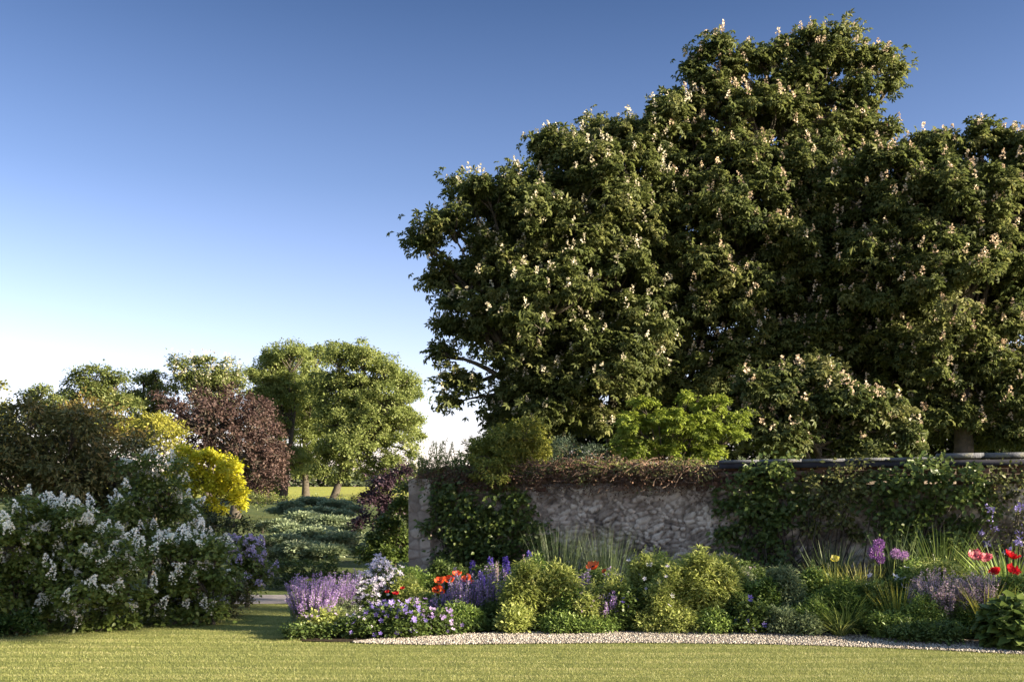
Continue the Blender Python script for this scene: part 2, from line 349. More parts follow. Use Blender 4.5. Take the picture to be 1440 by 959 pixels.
V1, Q1 = boxes(np.array([w3(WL / 2, -.235, .95)]), np.array([[WL / 2, .215, .95]]), FR)
mesh_obj('wall_core', V1, Q1, M_stone, wall, np.full(8, .5), loc=wall.location)
rng = np.random.default_rng(11); Cb, Hb, vb = [], [], []
for row in range(6):
    zz = 1.80 + row * .077; off = .115 * (row % 2)
    lo = 0 if row > 1 else 0
    uu = np.arange(off + .11, WL, .226)
    nz = np.sin(uu * 1.3 + row) * .5 + np.sin(uu * 3.7) * .3 + rng.normal(size=len(uu)) * .25
    keep = np.ones(len(uu), bool)
    if row < 2: keep = nz > -.2 + .1 * (1 - row)
    if row > 3: keep = (nz > -.35 + .25 * (row - 4)) | (uu > 6.6)
    if row == 5: keep &= (uu < 6.6)
    uu = uu[keep]; k = len(uu)
    Cb.append(w3(uu + rng.normal(size=k) * .006, rng.normal(size=k) * .01 - .06, zz + rng.normal(size=k) * .004)); Hb.append(np.stack([np.full(k, .104), np.full(k, .10), np.full(k, .033)], 1)); vb.append(rng.random(k))
Cb, Hb, vb = map(np.concatenate, (Cb, Hb, vb)); Vb, Qb = boxes(Cb, Hb, FR)
M_brick = leaf((.07, .04, .032), (.17, .085, .062), 0, .95, (.25, .17, .14))
mesh_obj('brick_courses', Vb, Qb, M_brick, wall, np.repeat(vb, 8), loc=wall.location)
V2, Q2 = boxes(np.array([w3(WL / 2, -.26, 2.02)]), np.array([[WL / 2 - .02, .17, .16]]), FR)
mesh_obj('mortar_core', V2, Q2, poly_mat('mortar', [(.3, (.06, .05, .04)), (.7, (.14, .11, .095))], 14, .01, 60), wall, loc=wall.location)
# coping of dark lead on the right half
ucop = 5.35
cc, hh = [], []
for k, uu in enumerate(np.arange(ucop, WL, .62)):
    step = .05 if uu > 7.9 else 0
    cc.append(w3(uu + .31, -.12 + rng.normal() * .003, 2.215 + step * .7 + rng.normal() * .0015)); hh.append([.3088, .30, .022 + step * .25])
Vc, Qc = boxes(np.array(cc), np.array(hh), FR); M_lead = poly_mat('slate_coping', [(.3, (.06, .065, .085)), (.52, (.13, .135, .16)), (.62, (.17, .17, .14)), (.75, (.26, .26, .22))], 7, .012, 30, .85)
mesh_obj('coping', Vc, Qc, M_lead, wall, loc=wall.location)
Vc, Qc = boxes(np.array([w3((ucop + WL) / 2, .09, 2.15)]), np.array([[(WL - ucop) / 2, .05, .04]]), FR)
mesh_obj('gutter', Vc, Qc, poly_mat('gutter_paint', [(.3, (.03, .03, .045)), (.7, (.06, .06, .08))], 5), wall, loc=wall.location)
# pier at the left end
up = np.arange(0, .44, .017); U2, Z2 = np.meshgrid(up, np.arange(-.05, 2.0, .017)); q1, q2, qi = cellnoise(U2, Z2, .22, .16, 8); e2 = np.clip((q2 - q1) / .3, 0, 1)
Vp = w3(U2 - .03, .13 + .03 * e2 ** .5 * qi, Z2).reshape(-1, 3); I = np.arange(len(Vp)).reshape(U2.shape); Qp = np.stack([I[:-1, :-1], I[:-1, 1:], I[1:, 1:], I[1:, :-1]], -1).reshape(-1, 4)
Vq, Qq = boxes(np.array([w3(.185, -.17, .97)]), np.array([[.225, .295, 1.0]]), FR); tp = np.clip(.3 + .5 * qi * e2 ** .4, 0, 1).ravel()
Vj, Qj = join([(Vp, Qp), (Vq, Qq)]); mesh_obj('end_pier', Vj, Qj, M_stone, wall, np.concatenate([tp, np.full(8, .5)]), loc=wall.location)
# ---------------------------------------------------------------- plants on and against the wall
def climber(name, label, cat, discs, mat, seed, ls=.09, per=330, depth=.28, tmpl=None, group=None, droop=.5, stems=True, off=.05, bloom=None):
    rng = np.random.default_rng(seed); b = wall_at(discs[0][0], 800); o = thing(name, label, cat, (b[0], b[1] - .1, 0), group)
    Pc, rr = [], []
    for px, py, r in discs:
        c = wall_at(px, py); R0 = r / F * c[1]; n = max(3, int(5 * (R0 / .22) ** 2)); a = rng.random(n) * 6.283; q = R0 * np.sqrt(rng.random(n))
        z = np.clip(c[2] + q * np.sin(a), .1, None); cc = np.stack([c[0] + WD[0] * q * np.cos(a), c[1] + WD[1] * q * np.cos(a), z], 1)
        cc[:, :2] += WN * (off + depth * rng.random((n, 1)) ** 1.3); Pc.append(cc)
    C = np.concatenate(Pc); U = np.tile(np.array([WN[0], WN[1], .25]), (len(C), 1))
    P, D, N, var = foliage_pts(C, U, rng, .2, per / 10, .8, .6, droop, .6); N = unit(N + np.array([*WN, 0]) * .8)
    dn = ((P[:, :2] - WA) @ WN); P[:, :2] += WN * np.clip(.04 - dn, 0, None)[:, None] * ((P[:, 2] < 2.2)[:, None])
    leaves('foliage', mat, o, P, D, N, ls * (.6 + .7 * rng.random(len(P))), tmpl or rhomb(.62, .45, .07, .1), rng, var, loc=o.location)
    if stems:
        n = max(5, len(discs) * 2); e = C[rng.integers(0, len(C), n)]; s = np.tile(np.array([b[0], b[1], 0]) , (n, 1)) + rng.normal(size=(n, 3)) * [.4, .0, 0]; s[:, :2] = WA + np.outer((s[:, :2] - WA) @ WD, WD) + WN * .1
        Vt, Qt = tubes(bez(s, (s + e) / 2 + rng.normal(size=(n, 3)) * [.15, .02, .2], e, 8), np.linspace(.018, .006, 8)[None].repeat(n, 0), 5)
        mesh_obj('stems', Vt, Qt, BARK, o, loc=o.location, smooth=True)
    if bloom:
        h, w, bm, nb, per_ = bloom; i = rng.integers(0, len(C), nb); q = C[i]; q[:, :2] += WN * (.12 + .15 * rng.random((nb, 1)))
        panicles(o, 'blossom', q, rng, h, w, bm, per_, .5)
    return o
G_ivy = leaf((0.033, 0.057, 0.015), (0.087, 0.123, 0.029), .3, .4, (0.143, 0.169, 0.046))
G_olive = leaf((0.044, 0.054, 0.018), (0.108, 0.118, 0.034), .3, .5, (0.167, 0.157, 0.054))
climber('climbing_rose', 'dense green climbing rose covering the left end of the wall beside the pier', 'climber', [(640, 715, 30), (620, 740, 18), (665, 735, 40), (705, 720, 34), (690, 770, 40), (735, 745, 30), (755, 765, 26), (650, 775, 38), (640, 700, 26), (725, 705, 22), (770, 785, 16), (720, 790, 30), (625, 790, 18)], G_ivy, 1)
climber('wall_climber', 'sprawling dark climber rooted in mid wall, just left of the lead coping', 'climber', [(1090, 675, 26), (1060, 690, 26), (1110, 700, 22), (1040, 715, 22), (1070, 735, 34), (1040, 760, 26), (1085, 780, 26), (1115, 730, 22), (1015, 745, 16), (1050, 670, 18), (1085, 720, 30), (1025, 700, 14), (1100, 665, 18), (1060, 665, 12)], G_ivy, 2, off=.02)
climber('wall_climber', 'olive climber trailing under the left part of the lead coping', 'climber', [(1135, 680, 20), (1160, 675, 20), (1190, 690, 22), (1150, 705, 18), (1180, 725, 22), (1205, 670, 18), (1200, 745, 20), (1140, 740, 14), (1165, 700, 24), (1215, 700, 20), (1180, 665, 14), (1225, 675, 16)], G_olive, 3, ls=.07)
climber('wall_climber', 'thick green climber spilling over the coping near the right end of the wall', 'climber', [(1265, 668, 22), (1300, 665, 22), (1335, 668, 20), (1255, 700, 22), (1290, 705, 30), (1330, 705, 26), (1360, 700, 16), (1270, 745, 30), (1310, 750, 32), (1345, 735, 20), (1275, 775, 26), (1385, 720, 16), (1240, 725, 20), (1365, 670, 16), (1380, 690, 14), (1345, 760, 24), (1310, 660, 14)], G_ivy, 4, off=.1)
M_blue = leaf((.12, .10, .30), (.26, .22, .52), .2, .7, (.42, .36, .66))
climber('blue_ceanothus', 'blue flowered shrub trained against the right end of the wall', 'shrub', [(1400, 730, 18), (1425, 745, 22), (1385, 750, 16), (1440, 715, 14), (1410, 770, 18), (1450, 745, 20)], G_olive, 6, ls=.05, bloom=(.09, .06, M_blue, 70, 9), off=.1)
M_dead = bark((.07, .045, .035), (.18, .12, .085)); M_deadl = leaf((.08, .045, .03), (.20, .12, .08), .1, .9)
def dry_mat(label, px0, px1, py, n, seed, spread=16, name='dry_creeper', lv=1600, droop=.25):
    rng = np.random.default_rng(seed); b = wall_at((px0 + px1) / 2, py); o = thing(name, label, 'climber', (b[0], b[1], b[2] - .1))
    px = px0 + (px1 - px0) * rng.random(n); s = np.array([wall_at(a, py + rng.normal() * spread * .3, rng.random() * .4 - .3) for a in px])
    e = s + rng.normal(size=(n, 3)) * [.2, .08, .06] + np.array([WN[0], WN[1], 0]) * .15 - UP * droop * rng.random((n, 1)); m_ = (s + e) / 2 + rng.normal(size=(n, 3)) * [.16, .06, .1] + UP * .06
    V_, Q_ = tubes(bez(s, m_, e, 7), np.full((n, 7), .0045) * (.6 + .9 * rng.random((n, 1))), 4); mesh_obj('stems', V_, Q_, M_dead, o, loc=o.location)
    i = rng.integers(0, n, lv); tt = rng.random((lv, 1)); P = s[i] * (1 - tt) + e[i] * tt + rng.normal(size=(lv, 3)) * [.06, .05, .07]
    leaves('dead_leaves', M_deadl, o, P, sph(rng, lv), sph(rng, lv), .035 * (.5 + rng.random(lv)), rhomb(.6), rng, loc=o.location)
dry_mat('brown dead creeper matted over the wall top above the climbing rose', 605, 705, 668, 380, 21, lv=6000)
dry_mat('brown dead creeper hanging along the wall top in mid picture, over bare stone', 725, 1010, 664, 700, 22, spread=26, lv=15000)
climber('wall_top_weeds', 'thin green weeds and moss growing over the brick top of the bare stone stretch', 'plant', [(x_, 664 + 9 * math.sin(x_ * .07) + 5 * math.sin(x_ * .23), 9 + 5 * math.sin(x_ * .11 + 1)) for x_ in range(730, 1010, 14)], G_olive, 8, ls=.04, per=240, depth=.22, stems=False)
climber('wall_top_weeds', 'thin green weeds over the brick top between the pier and the broad yellow-green shrub', 'plant', [(x_, 668 + 7 * math.sin(x_ * .13), 9) for x_ in range(595, 690, 13)], G_olive, 9, ls=.04, per=240, depth=.22, stems=False)
climber('wall_climber', 'small patch of climber on brick at the far right, under the raised coping', 'climber', [(1400, 668, 12), (1420, 690, 10), (1390, 690, 10), (1440, 672, 10)], G_olive, 10, ls=.06, stems=False)
# ---------------------------------------------------------------- big trees behind the wall
GC = leaf((.045, .064, .022), (.118, .138, .042), .40, .55, (.22, .22, .085), .2)
CREAM = leaf((.46, .40, .28), (.66, .60, .46), .25, .7, (.78, .72, .60)); PINKC = leaf((.46, .32, .23), (.64, .52, .38), .2, .7, (.76, .68, .54))
PAL = palm(5, .36, .32)
kw = dict(rs=.46, nl=46, ls=.155, rnd=.8, keep_in=.35, rough=.78,  tmpl=PAL, dens=6.0, r0=.33, group='horse chestnut trees behind the wall', tr=.022)
tree('horse_chestnut', 'leftmost big chestnut behind the wall, its dark side reaching out over open sky', 'tree',
     [(690, 288, 48), (632, 328, 30), (603, 343, 22), (588, 340, 14), (650, 400, 45), (720, 380, 65), (640, 470, 34), (625, 430, 20), (700, 470, 52), (655, 545, 32), (632, 570, 16), (720, 560, 40), (770, 450, 75), (760, 320, 70), (775, 560, 55), (735, 265, 28), (690, 595, 22), (700, 340, 45), (622, 500, 16), (670, 440, 34), (745, 510, 50), (800, 480, 60), (740, 590, 40), (612, 400, 12), (600, 350, 14), (622, 310, 16), (655, 265, 18), (745, 605, 34), (775, 625, 28), (715, 612, 26), (760, 590, 40)], 27, GC, 745, 101, bloom=(3.0, .26, .12, CREAM, 22), **{**kw, 'dens': 4.2, 'keep_in': .15, 'rough': .68})
tree('horse_chestnut', 'second chestnut from the left, its rounded top lower than the tallest tree', 'tree',
     [(790, 222, 46), (850, 208, 46), (900, 206, 50), (765, 212, 18), (830, 300, 78), (900, 320, 85), (850, 420, 85), (920, 460, 90), (850, 540, 66), (925, 570, 66), (930, 400, 85), (820, 600, 40), (900, 620, 50), (945, 170, 34), (870, 260, 60), (890, 380, 80), (870, 500, 80), (800, 380, 70)], 27.5, GC, 862, 102, bloom=(2.2, .26, .12, CREAM, 16), **kw)
tree('horse_chestnut', 'tallest chestnut, with its top branches and upper trunk showing against the sky', 'tree',
     [(1012, 72, 26), (985, 92, 17), (972, 108, 18), (1030, 105, 26), (1070, 92, 30), (1110, 75, 26), (1140, 62, 22), (1180, 75, 28), (1215, 90, 24), (1245, 82, 14), (1252, 122, 15), (1150, 105, 36), (1105, 130, 36), (1200, 130, 24), (955, 150, 22), (1000, 155, 42), (1060, 180, 55), (1115, 180, 36), (1195, 180, 20), (1222, 178, 13), (1250, 185, 12), (1230, 200, 14), (1195, 215, 26), (1010, 240, 75), (1090, 270, 75), (1160, 275, 45), (1020, 350, 95), (1120, 370, 95), (1000, 450, 90), (1090, 450, 80), (990, 540, 70), (1190, 330, 70), (1180, 420, 80), (1060, 520, 70), (1150, 500, 75), (1100, 580, 60), (1000, 610, 50), (1190, 580, 60), (940, 560, 50), (1060, 320, 80), (1130, 310, 60), (960, 220, 50), (960, 300, 60), (1060, 410, 80), (1160, 150, 30), (1135, 205, 34), (1172, 185, 26), (1150, 235, 40), (1190, 245, 30), (1215, 150, 22), (1262, 100, 10), (990, 120, 24)],
     28, GC, 1148, 103, bloom=(2.2, .25, .115, PINKC, 22), **{**kw, 'r0': .42, 'twigs': .7, 'backfill': False}, fork=.49)
tree('horse_chestnut', 'rightmost big chestnut, its low crown running out of the picture', 'tree',
     [(1205, 262, 34), (1185, 272, 26), (1255, 243, 34), (1230, 222, 14), (1310, 222, 30), (1290, 205, 13), (1325, 200, 10), (1380, 208, 34), (1440, 222, 42), (1500, 250, 60), (1250, 320, 75), (1330, 300, 75), (1420, 310, 80), (1520, 400, 95), (1240, 410, 80), (1330, 420, 95), (1420, 440, 100), (1290, 520, 75), (1370, 540, 80), (1450, 560, 80), (1540, 540, 85), (1330, 600, 50), (1420, 620, 45), (1490, 620, 50), (1290, 370, 80), (1380, 370, 80), (1270, 280, 50), (1360, 260, 50), (1430, 260, 50), (1300, 460, 80), (1380, 490, 80), (1210, 380, 50)],
     26.5, GC, 1362, 104, bloom=(2.2, .25, .115, PINKC, 22), **kw)
tree('horse_chestnut', 'small bushy chestnut with the pinkest candles, low behind the wall in front of the others', 'tree',
     [(1060, 552, 28), (1105, 545, 30), (1155, 535, 28), (1120, 585, 42), (1180, 570, 42), (1225, 590, 38), (1262, 610, 26), (1060, 605, 30), (1150, 625, 42), (1215, 635, 36), (1285, 632, 18), (1095, 625, 30)], 21.5, leaf((.04, .06, .02), (.10, .12, .038), .34, .5, (.17, .17, .06), .25), 1150, 105, bloom=(1.0, .24, .12, PINKC, 18), **{**kw, 'r0': .16, 'ls': .15, 'rs': .4, 'tr': .014})
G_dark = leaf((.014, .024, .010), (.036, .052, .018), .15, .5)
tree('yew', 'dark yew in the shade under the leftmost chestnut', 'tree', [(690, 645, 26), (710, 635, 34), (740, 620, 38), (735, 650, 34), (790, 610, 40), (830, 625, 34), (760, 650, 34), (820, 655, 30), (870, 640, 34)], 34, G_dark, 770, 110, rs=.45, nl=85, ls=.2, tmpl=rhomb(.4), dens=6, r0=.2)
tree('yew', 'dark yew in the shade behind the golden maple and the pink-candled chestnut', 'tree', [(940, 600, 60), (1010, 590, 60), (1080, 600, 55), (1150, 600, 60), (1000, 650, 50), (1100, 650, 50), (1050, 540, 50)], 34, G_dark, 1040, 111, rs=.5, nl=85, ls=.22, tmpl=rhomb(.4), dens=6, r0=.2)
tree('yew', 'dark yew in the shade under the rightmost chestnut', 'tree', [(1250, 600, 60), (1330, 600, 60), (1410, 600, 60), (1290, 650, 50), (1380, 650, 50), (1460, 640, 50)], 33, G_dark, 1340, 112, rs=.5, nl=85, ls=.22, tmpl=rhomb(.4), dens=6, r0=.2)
tree('silver_fir', 'small dark conifer with level shoots, left of the shrubs on the wall', 'tree', [(655, 640, 12), (670, 625, 14), (688, 612, 12), (640, 655, 12), (675, 650, 18)], 26, leaf((.02, .035, .015), (.06, .08, .03), .15), 672, 113, rs=.22, nl=40, ls=.1, tmpl=rhomb(.25), flat=.4, r0=.06, tr=.008)
G_acer = leaf((.13, .17, .025), (.22, .28, .04), .35, .5, (.32, .36, .06))
tree('golden_maple', 'lime yellow maple with feathery layered leaves, rising behind the wall top', 'tree',
     [(905, 572, 18), (893, 600, 26), (925, 590, 18), (868, 635, 10), (878, 625, 14), (968, 562, 16), (950, 600, 26), (1000, 578, 22), (1035, 590, 14), (985, 610, 30), (1030, 615, 20), (900, 640, 26), (940, 640, 30), (990, 645, 28), (1012, 565, 12)],
     18.6, G_acer, 950, 114, rs=.17, nl=34, ls=.065, tmpl=palm(5, .3, .25), dens=4.5, r0=.07, flat=.5, droop=.3, tr=.007)
G_grey = leaf((0.060, 0.090, 0.054), (0.120, 0.156, 0.096), .2, .6)
tree('grey_shrub', 'small grey-green shrub against the dark trees, left of the golden maple', 'shrub', [(795, 632, 22), (830, 640, 20), (775, 645, 14), (815, 655, 18)], 18.6, G_grey, 805, 115, rs=.14, nl=45, ls=.05, tmpl=rhomb(.3), dens=4, r0=.03, tr=.005)
G_yshrub = leaf((0.084, 0.112, 0.021), (0.210, 0.224, 0.042), .3, .5, (0.364, 0.336, 0.070))
tree('wall_top_shrub', 'broad yellow-green shrub growing on top of the wall above the climbing rose', 'shrub',
     [(735, 618, 26), (712, 630, 30), (728, 645, 34), (700, 665, 34), (738, 675, 28), (690, 640, 26), (755, 635, 20), (750, 640, 16), (700, 655, 22), (738, 662, 20), (680, 650, 16), (718, 680, 20), (752, 618, 12), (690, 625, 10)], 17.0, G_yshrub, 718, 116, rough=.9, rs=.13, nl=60, ls=.06, tmpl=rhomb(.4, .5, .1, .2), dens=5, r0=.03, tr=.005, base_z=2.05)
# ---------------------------------------------------------------- far trees on the left
G_lime = leaf((.11, .145, .04), (.22, .26, .08), .42, .55, (.34, .36, .14))
kf = dict(rs=.6, nl=62, ls=.21, keep_in=.3, rough=.8, rnd=.7, tmpl=rhomb(.6, .5, .1, .1), dens=6.0, r0=.34, twigs=.3, tr=.03, group='tall trees beyond the garden')
tree('lime_tree', 'left one of the three rounded lime trees standing close together beyond the garden', 'tree', [(378, 512, 26), (410, 503, 24), (362, 535, 16), (370, 565, 24), (395, 550, 34), (380, 605, 28), (400, 640, 22), (358, 590, 16), (368, 640, 22), (385, 575, 34), (395, 665, 20), (375, 540, 30), (372, 675, 16), (410, 655, 26), (352, 660, 18), (385, 690, 10)], 84, G_lime, 397, 201, **kf)
tree('lime_tree', 'middle one of the three lime trees beyond the garden, its trunk between the other two', 'tree', [(440, 508, 22), (430, 540, 30), (440, 580, 30), (425, 615, 28), (440, 645, 26), (415, 585, 34), (430, 665, 20), (445, 610, 30), (448, 500, 16)], 90, G_lime, 430, 202, **kf)
tree('lime_tree', 'widest of the three lime trees, on the right, its crown edge against open sky', 'tree', [(478, 505, 24), (510, 508, 26), (540, 525, 26), (565, 540, 22), (582, 556, 14), (588, 590, 10), (500, 550, 36), (545, 575, 34), (575, 590, 16), (480, 595, 32), (525, 625, 28), (570, 625, 18), (465, 640, 22), (505, 650, 20), (550, 655, 18), (582, 640, 12), (460, 545, 30), (490, 660, 16), (470, 575, 30), (520, 600, 36), (555, 600, 30), (540, 660, 20), (575, 665, 14), (450, 665, 18), (590, 615, 9), (480, 675, 14), (520, 668, 20), (500, 630, 34), (555, 680, 14)], 80, G_lime, 466, 203, **kf)
M_cop = leaf((.038, .022, .022), (.085, .050, .044), .2, .65, (.15, .10, .075))
tree('copper_beech', 'dark red copper beech standing in front of the lime trees', 'tree', [(242, 575, 20), (280, 562, 20), (318, 562, 22), (350, 585, 30), (374, 618, 26), (392, 645, 16), (365, 660, 34), (330, 610, 46), (385, 680, 20), (265, 600, 34), (300, 600, 45), (340, 645, 45), (380, 665, 22), (275, 640, 40), (360, 695, 22), (322, 690, 30), (222, 560, 12)], 60, M_cop, 330, 204, rs=.5, nl=34, ls=.18, tmpl=rhomb(.6), dens=4.6, r0=.3, twigs=.7, tr=.03, rough=.85, rnd=.8)
G_mid = leaf((0.060, 0.090, 0.027), (0.150, 0.180, 0.053), .3, .5, (0.255, 0.255, 0.090))
tree('horse_chestnut', 'far chestnut covered in cream candles, behind the copper beech', 'tree', [(255, 520, 18), (285, 512, 18), (315, 522, 20), (332, 540, 14), (270, 540, 26), (305, 545, 26), (290, 570, 30)], 78, G_mid, 290, 205, bloom=(.9, .5, .26, CREAM, 10), **{**kf, 'rs': .65})
tree('sycamore', 'rounded far tree with a gap-filled crown, second from the left on the skyline', 'tree', [(108, 540, 18), (135, 530, 20), (162, 538, 18), (95, 562, 18), (130, 560, 26), (165, 570, 22), (145, 600, 26), (110, 595, 24)], 74, G_mid, 132, 206, **kf)
tree('sycamore', 'small far tree between the gap-filled crown and the cream-candled chestnut', 'tree', [(200, 540, 17), (222, 532, 12), (235, 550, 14), (205, 568, 24), (185, 560, 14), (200, 600, 26)], 80, G_mid, 207, 207, **kf)
tree('sycamore', 'low far tree on the skyline near the left edge of the picture', 'tree', [(45, 560, 16), (62, 555, 14), (80, 572, 16), (50, 585, 22), (75, 600, 22)], 70, G_mid, 60, 208, **kf)
tree('poplar', 'pale yellow-green tree cut off by the left edge of the picture', 'tree', [(-5, 550, 16), (5, 575, 14), (-20, 590, 30), (10, 610, 22), (-15, 640, 30), (30, 630, 18)], 24, leaf((.10, .12, .02), (.22, .22, .05), .35, .5, (.34, .32, .10)), -14, 209, rs=.25, nl=40, ls=.09, tmpl=rhomb(.6), dens=4.5, r0=.12, tr=.01)
# hedge far off
rng = np.random.default_rng(77); n = 1500; hx = rng.uniform(-75, 40, n); C = np.stack([hx, np.full(n, 158.) + rng.normal(size=n) * 4, 3.8 + rng.random(n) * (2.2 + 1.2 * np.sin(hx * .13))], 1)
P, D, N, var = foliage_pts(C, unit(np.array([[0, -.6, .8]])).repeat(n, 0), rng, 1.3, 16); struct(leaves('distant_hedgerow', leaf((.05, .07, .04), (.10, .12, .06), .2, .6), None, P, D, N, .7, rhomb(.8), rng, var), 'stuff')
# ---------------------------------------------------------------- shrubs on the left
ks = dict(dens=4.5, flat=.75)
G_rho = leaf((0.064, 0.076, 0.025), (0.154, 0.154, 0.054), .2, .4, (0.271, 0.209, 0.090)); LAN = rhomb(.34, .55, .05, .18)
tree('rhododendron', 'big dark long-leaved rhododendron towering behind the white lilacs', 'shrub',
     [(60, 640, 60), (20, 680, 55), (120, 610, 40), (110, 670, 55), (165, 680, 40), (50, 590, 32), (140, 725, 50), (190, 640, 30), (0, 620, 40), (85, 720, 60), (200, 700, 34), (-40, 660, 60)], 16.5, G_rho, 70, 301, rs=.26, nl=62, ls=.11, tmpl=LAN, r0=.09, tr=.009, keep_in=.05, **ks)
M_tan = leaf((0.104, 0.078, 0.026), (0.221, 0.169, 0.052), .25, .5, (0.286, 0.221, 0.078))
tree('bronze_shrub', 'bronze-tinted shrub with loose sunlit top, behind the dark rhododendron', 'shrub', [(90, 590, 26), (125, 578, 22), (160, 595, 22), (60, 600, 22), (150, 620, 26), (190, 615, 18)], 19.5, M_tan, 120, 302, rs=.24, nl=55, ls=.075, tmpl=rhomb(.5), r0=.06, tr=.008, **ks)
G_ylw = leaf((0.175, 0.188, 0.031), (0.350, 0.338, 0.062), .35, .5, (0.525, 0.475, 0.112))
tree('yellow_green_shrub', 'yellow-green feathery shrub between the rhododendron and the golden one', 'shrub', [(185, 605, 18), (215, 598, 20), (240, 608, 18), (200, 625, 20), (235, 632, 18), (172, 620, 16), (255, 618, 12), (160, 605, 14), (145, 612, 12), (228, 592, 10), (250, 632, 12)], 21, G_ylw, 212, 303, rough=.85, rs=.2, nl=45, ls=.075, tmpl=rhomb(.4), r0=.05, tr=.008, **ks)
M_gold = leaf((.30, .30, .02), (.58, .55, .04), .35, .5, (.80, .74, .10))
tree('golden_shrub', 'brilliant golden yellow shrub, rounded, right in front of the copper beech', 'shrub', [(262, 645, 16), (245, 650, 12), (290, 648, 18), (240, 668, 12), (318, 662, 16), (330, 680, 12), (280, 672, 20), (305, 690, 20), (328, 704, 14), (258, 662, 12), (340, 712, 6), (300, 712, 12), (255, 690, 16), (325, 655, 10), (345, 695, 8), (312, 722, 10), (285, 715, 12)], 19, M_gold, 296, 304, rough=.8, rs=.14, nl=50, ls=.06, tmpl=rhomb(.8, .45, .05, .1), r0=.04, tr=.006, **ks)
G_lil = leaf((.055, .080, .018), (.125, .170, .040), .34, .45, (.22, .26, .075)); HRT = rhomb(.8, .38, .06, .12)
WHITE = leaf((.70, .70, .66), (.86, .86, .82), .35, .6, (.90, .90, .88))
kl = dict(ls=.062, tmpl=HRT, rs=.18, nl=62, r0=.04, tr=.008, keep_in=.06, **ks)
tree('white_lilac', 'biggest white lilac, filling the lower left corner of the garden', 'shrub',
     [(60, 750, 48), (20, 770, 50), (110, 770, 45), (150, 800, 40), (60, 820, 60), (130, 840, 45), (0, 830, 50), (180, 840, 30), (175, 790, 26), (30, 725, 22), (95, 735, 22), (60, 870, 32), (120, 875, 26), (10, 875, 34), (-40, 790, 60), (170, 868, 22), (90, 888, 20), (140, 886, 20), (185, 880, 16)], 12.3, G_lil, [20, 60, 100, 140], 305, bloom=(.5, .17, .11, WHITE, 60, 'blossom', .4, .16), fork=.3, **kl)
tree('white_lilac', 'tallest white lilac, narrow, with blossoms scattered up to the golden shrub', 'shrub', [(215, 665, 20), (200, 690, 28), (235, 690, 26), (190, 720, 30), (230, 725, 34), (205, 760, 34), (245, 765, 30), (250, 660, 10), (180, 660, 14)], 13.9, G_lil, [205, 225], 306, bloom=(.5, .16, .10, WHITE, 60, 'blossom', .4, .16), fork=.3, **kl)
tree('white_lilac', 'white lilac on the right of the group, nearest to the grass walk', 'shrub', [(235, 785, 34), (270, 780, 30), (300, 785, 24), (245, 825, 38), (290, 825, 34), (220, 850, 28), (265, 858, 26), (305, 850, 22), (322, 810, 14), (215, 872, 16), (245, 874, 16), (275, 872, 16), (298, 866, 14)], 12.9, G_lil, [240, 275, 300], 307, bloom=(.5, .17, .11, WHITE, 60, 'blossom', .4, .16), fork=.3, **kl)
M_mauve = leaf((.40, .34, .56), (.55, .48, .70), .3, .6, (.72, .66, .82))
tree('mauve_lilac', 'mauve lilac in full bloom beside the paved path', 'shrub', [(340, 775, 18), (362, 785, 16), (345, 805, 22), (368, 808, 14), (325, 790, 14), (352, 828, 16)], 15.0, G_lil, 345, 308, bloom=(2.0, .15, .10, M_mauve, 40, 'blossom', .5, .2), fork=.3, **{**kl, 'rs': .14, 'nl': 32, 'ls': .06, 'dens': 6})
G_brn = leaf((0.046, 0.046, 0.018), (0.104, 0.098, 0.039), .2, .5, (0.169, 0.130, 0.078))
tree('viburnum', 'low brownish shrub at the foot of the right-hand white lilac by the shaded lawn', 'shrub', [(320, 835, 18), (338, 845, 14), (300, 862, 18), (340, 825, 12), (325, 858, 14)], 13.9, G_brn, 322, 309, rs=.12, nl=50, ls=.05, tmpl=rhomb(.55), r0=.02, tr=.005, **ks)
tree('evergreen_shrub', 'plain dark shrub below the golden one', 'shrub', [(270, 730, 24), (300, 740, 24), (330, 738, 18), (285, 760, 24), (325, 760, 18), (350, 745, 12)], 17.5, leaf((.02, .03, .012), (.045, .06, .02), .2, .45, (.08, .08, .03)), 300, 310, rs=.2, nl=55, ls=.06, tmpl=rhomb(.5), r0=.03, tr=.006, **ks)
tree('boxwood', 'small round green shrub at the very foot of the biggest lilac, bottom left corner', 'shrub', [(15, 885, 18), (40, 888, 15), (-10, 885, 18), (30, 872, 14)], 11.8, leaf((.03, .06, .014), (.07, .12, .03), .25, .4), 18, 311, rs=.11, nl=60, ls=.045, tmpl=rhomb(.6), r0=.015, tr=.004, **ks)
G_var = leaf((.12, .16, .085), (.24, .29, .17), .35, .5, (.40, .44, .30))
kd = dict(rs=.22, nl=80, ls=.085, tmpl=rhomb(.55, .5, .05, .1), dens=9, flat=.28, r0=.05, tr=.008, droop=.05, lflat=.3, rnd=.2, backfill=True, group='layered variegated dogwoods beyond the path')
tree('variegated_dogwood', 'pale layered dogwood, nearest one above the paved path', 'shrub', [(395, 762, 26, -.5), (435, 752, 28, .5), (475, 760, 28, 0), (420, 772, 28, -1), (460, 776, 26, -1.2), (385, 784, 18, -1), (495, 775, 20, 0), (440, 790, 22, -1.3)], 21.5, G_var, 435, 312, **kd)
tree('variegated_dogwood', 'pale layered dogwood in the second row, behind the nearest one', 'shrub', [(392, 738, 22, 0), (425, 730, 26, .8), (462, 735, 26, .5), (490, 745, 22, 0), (410, 746, 24, -1), (450, 748, 24, -1), (500, 735, 16, .5)], 26, G_var, 440, 313, **kd)
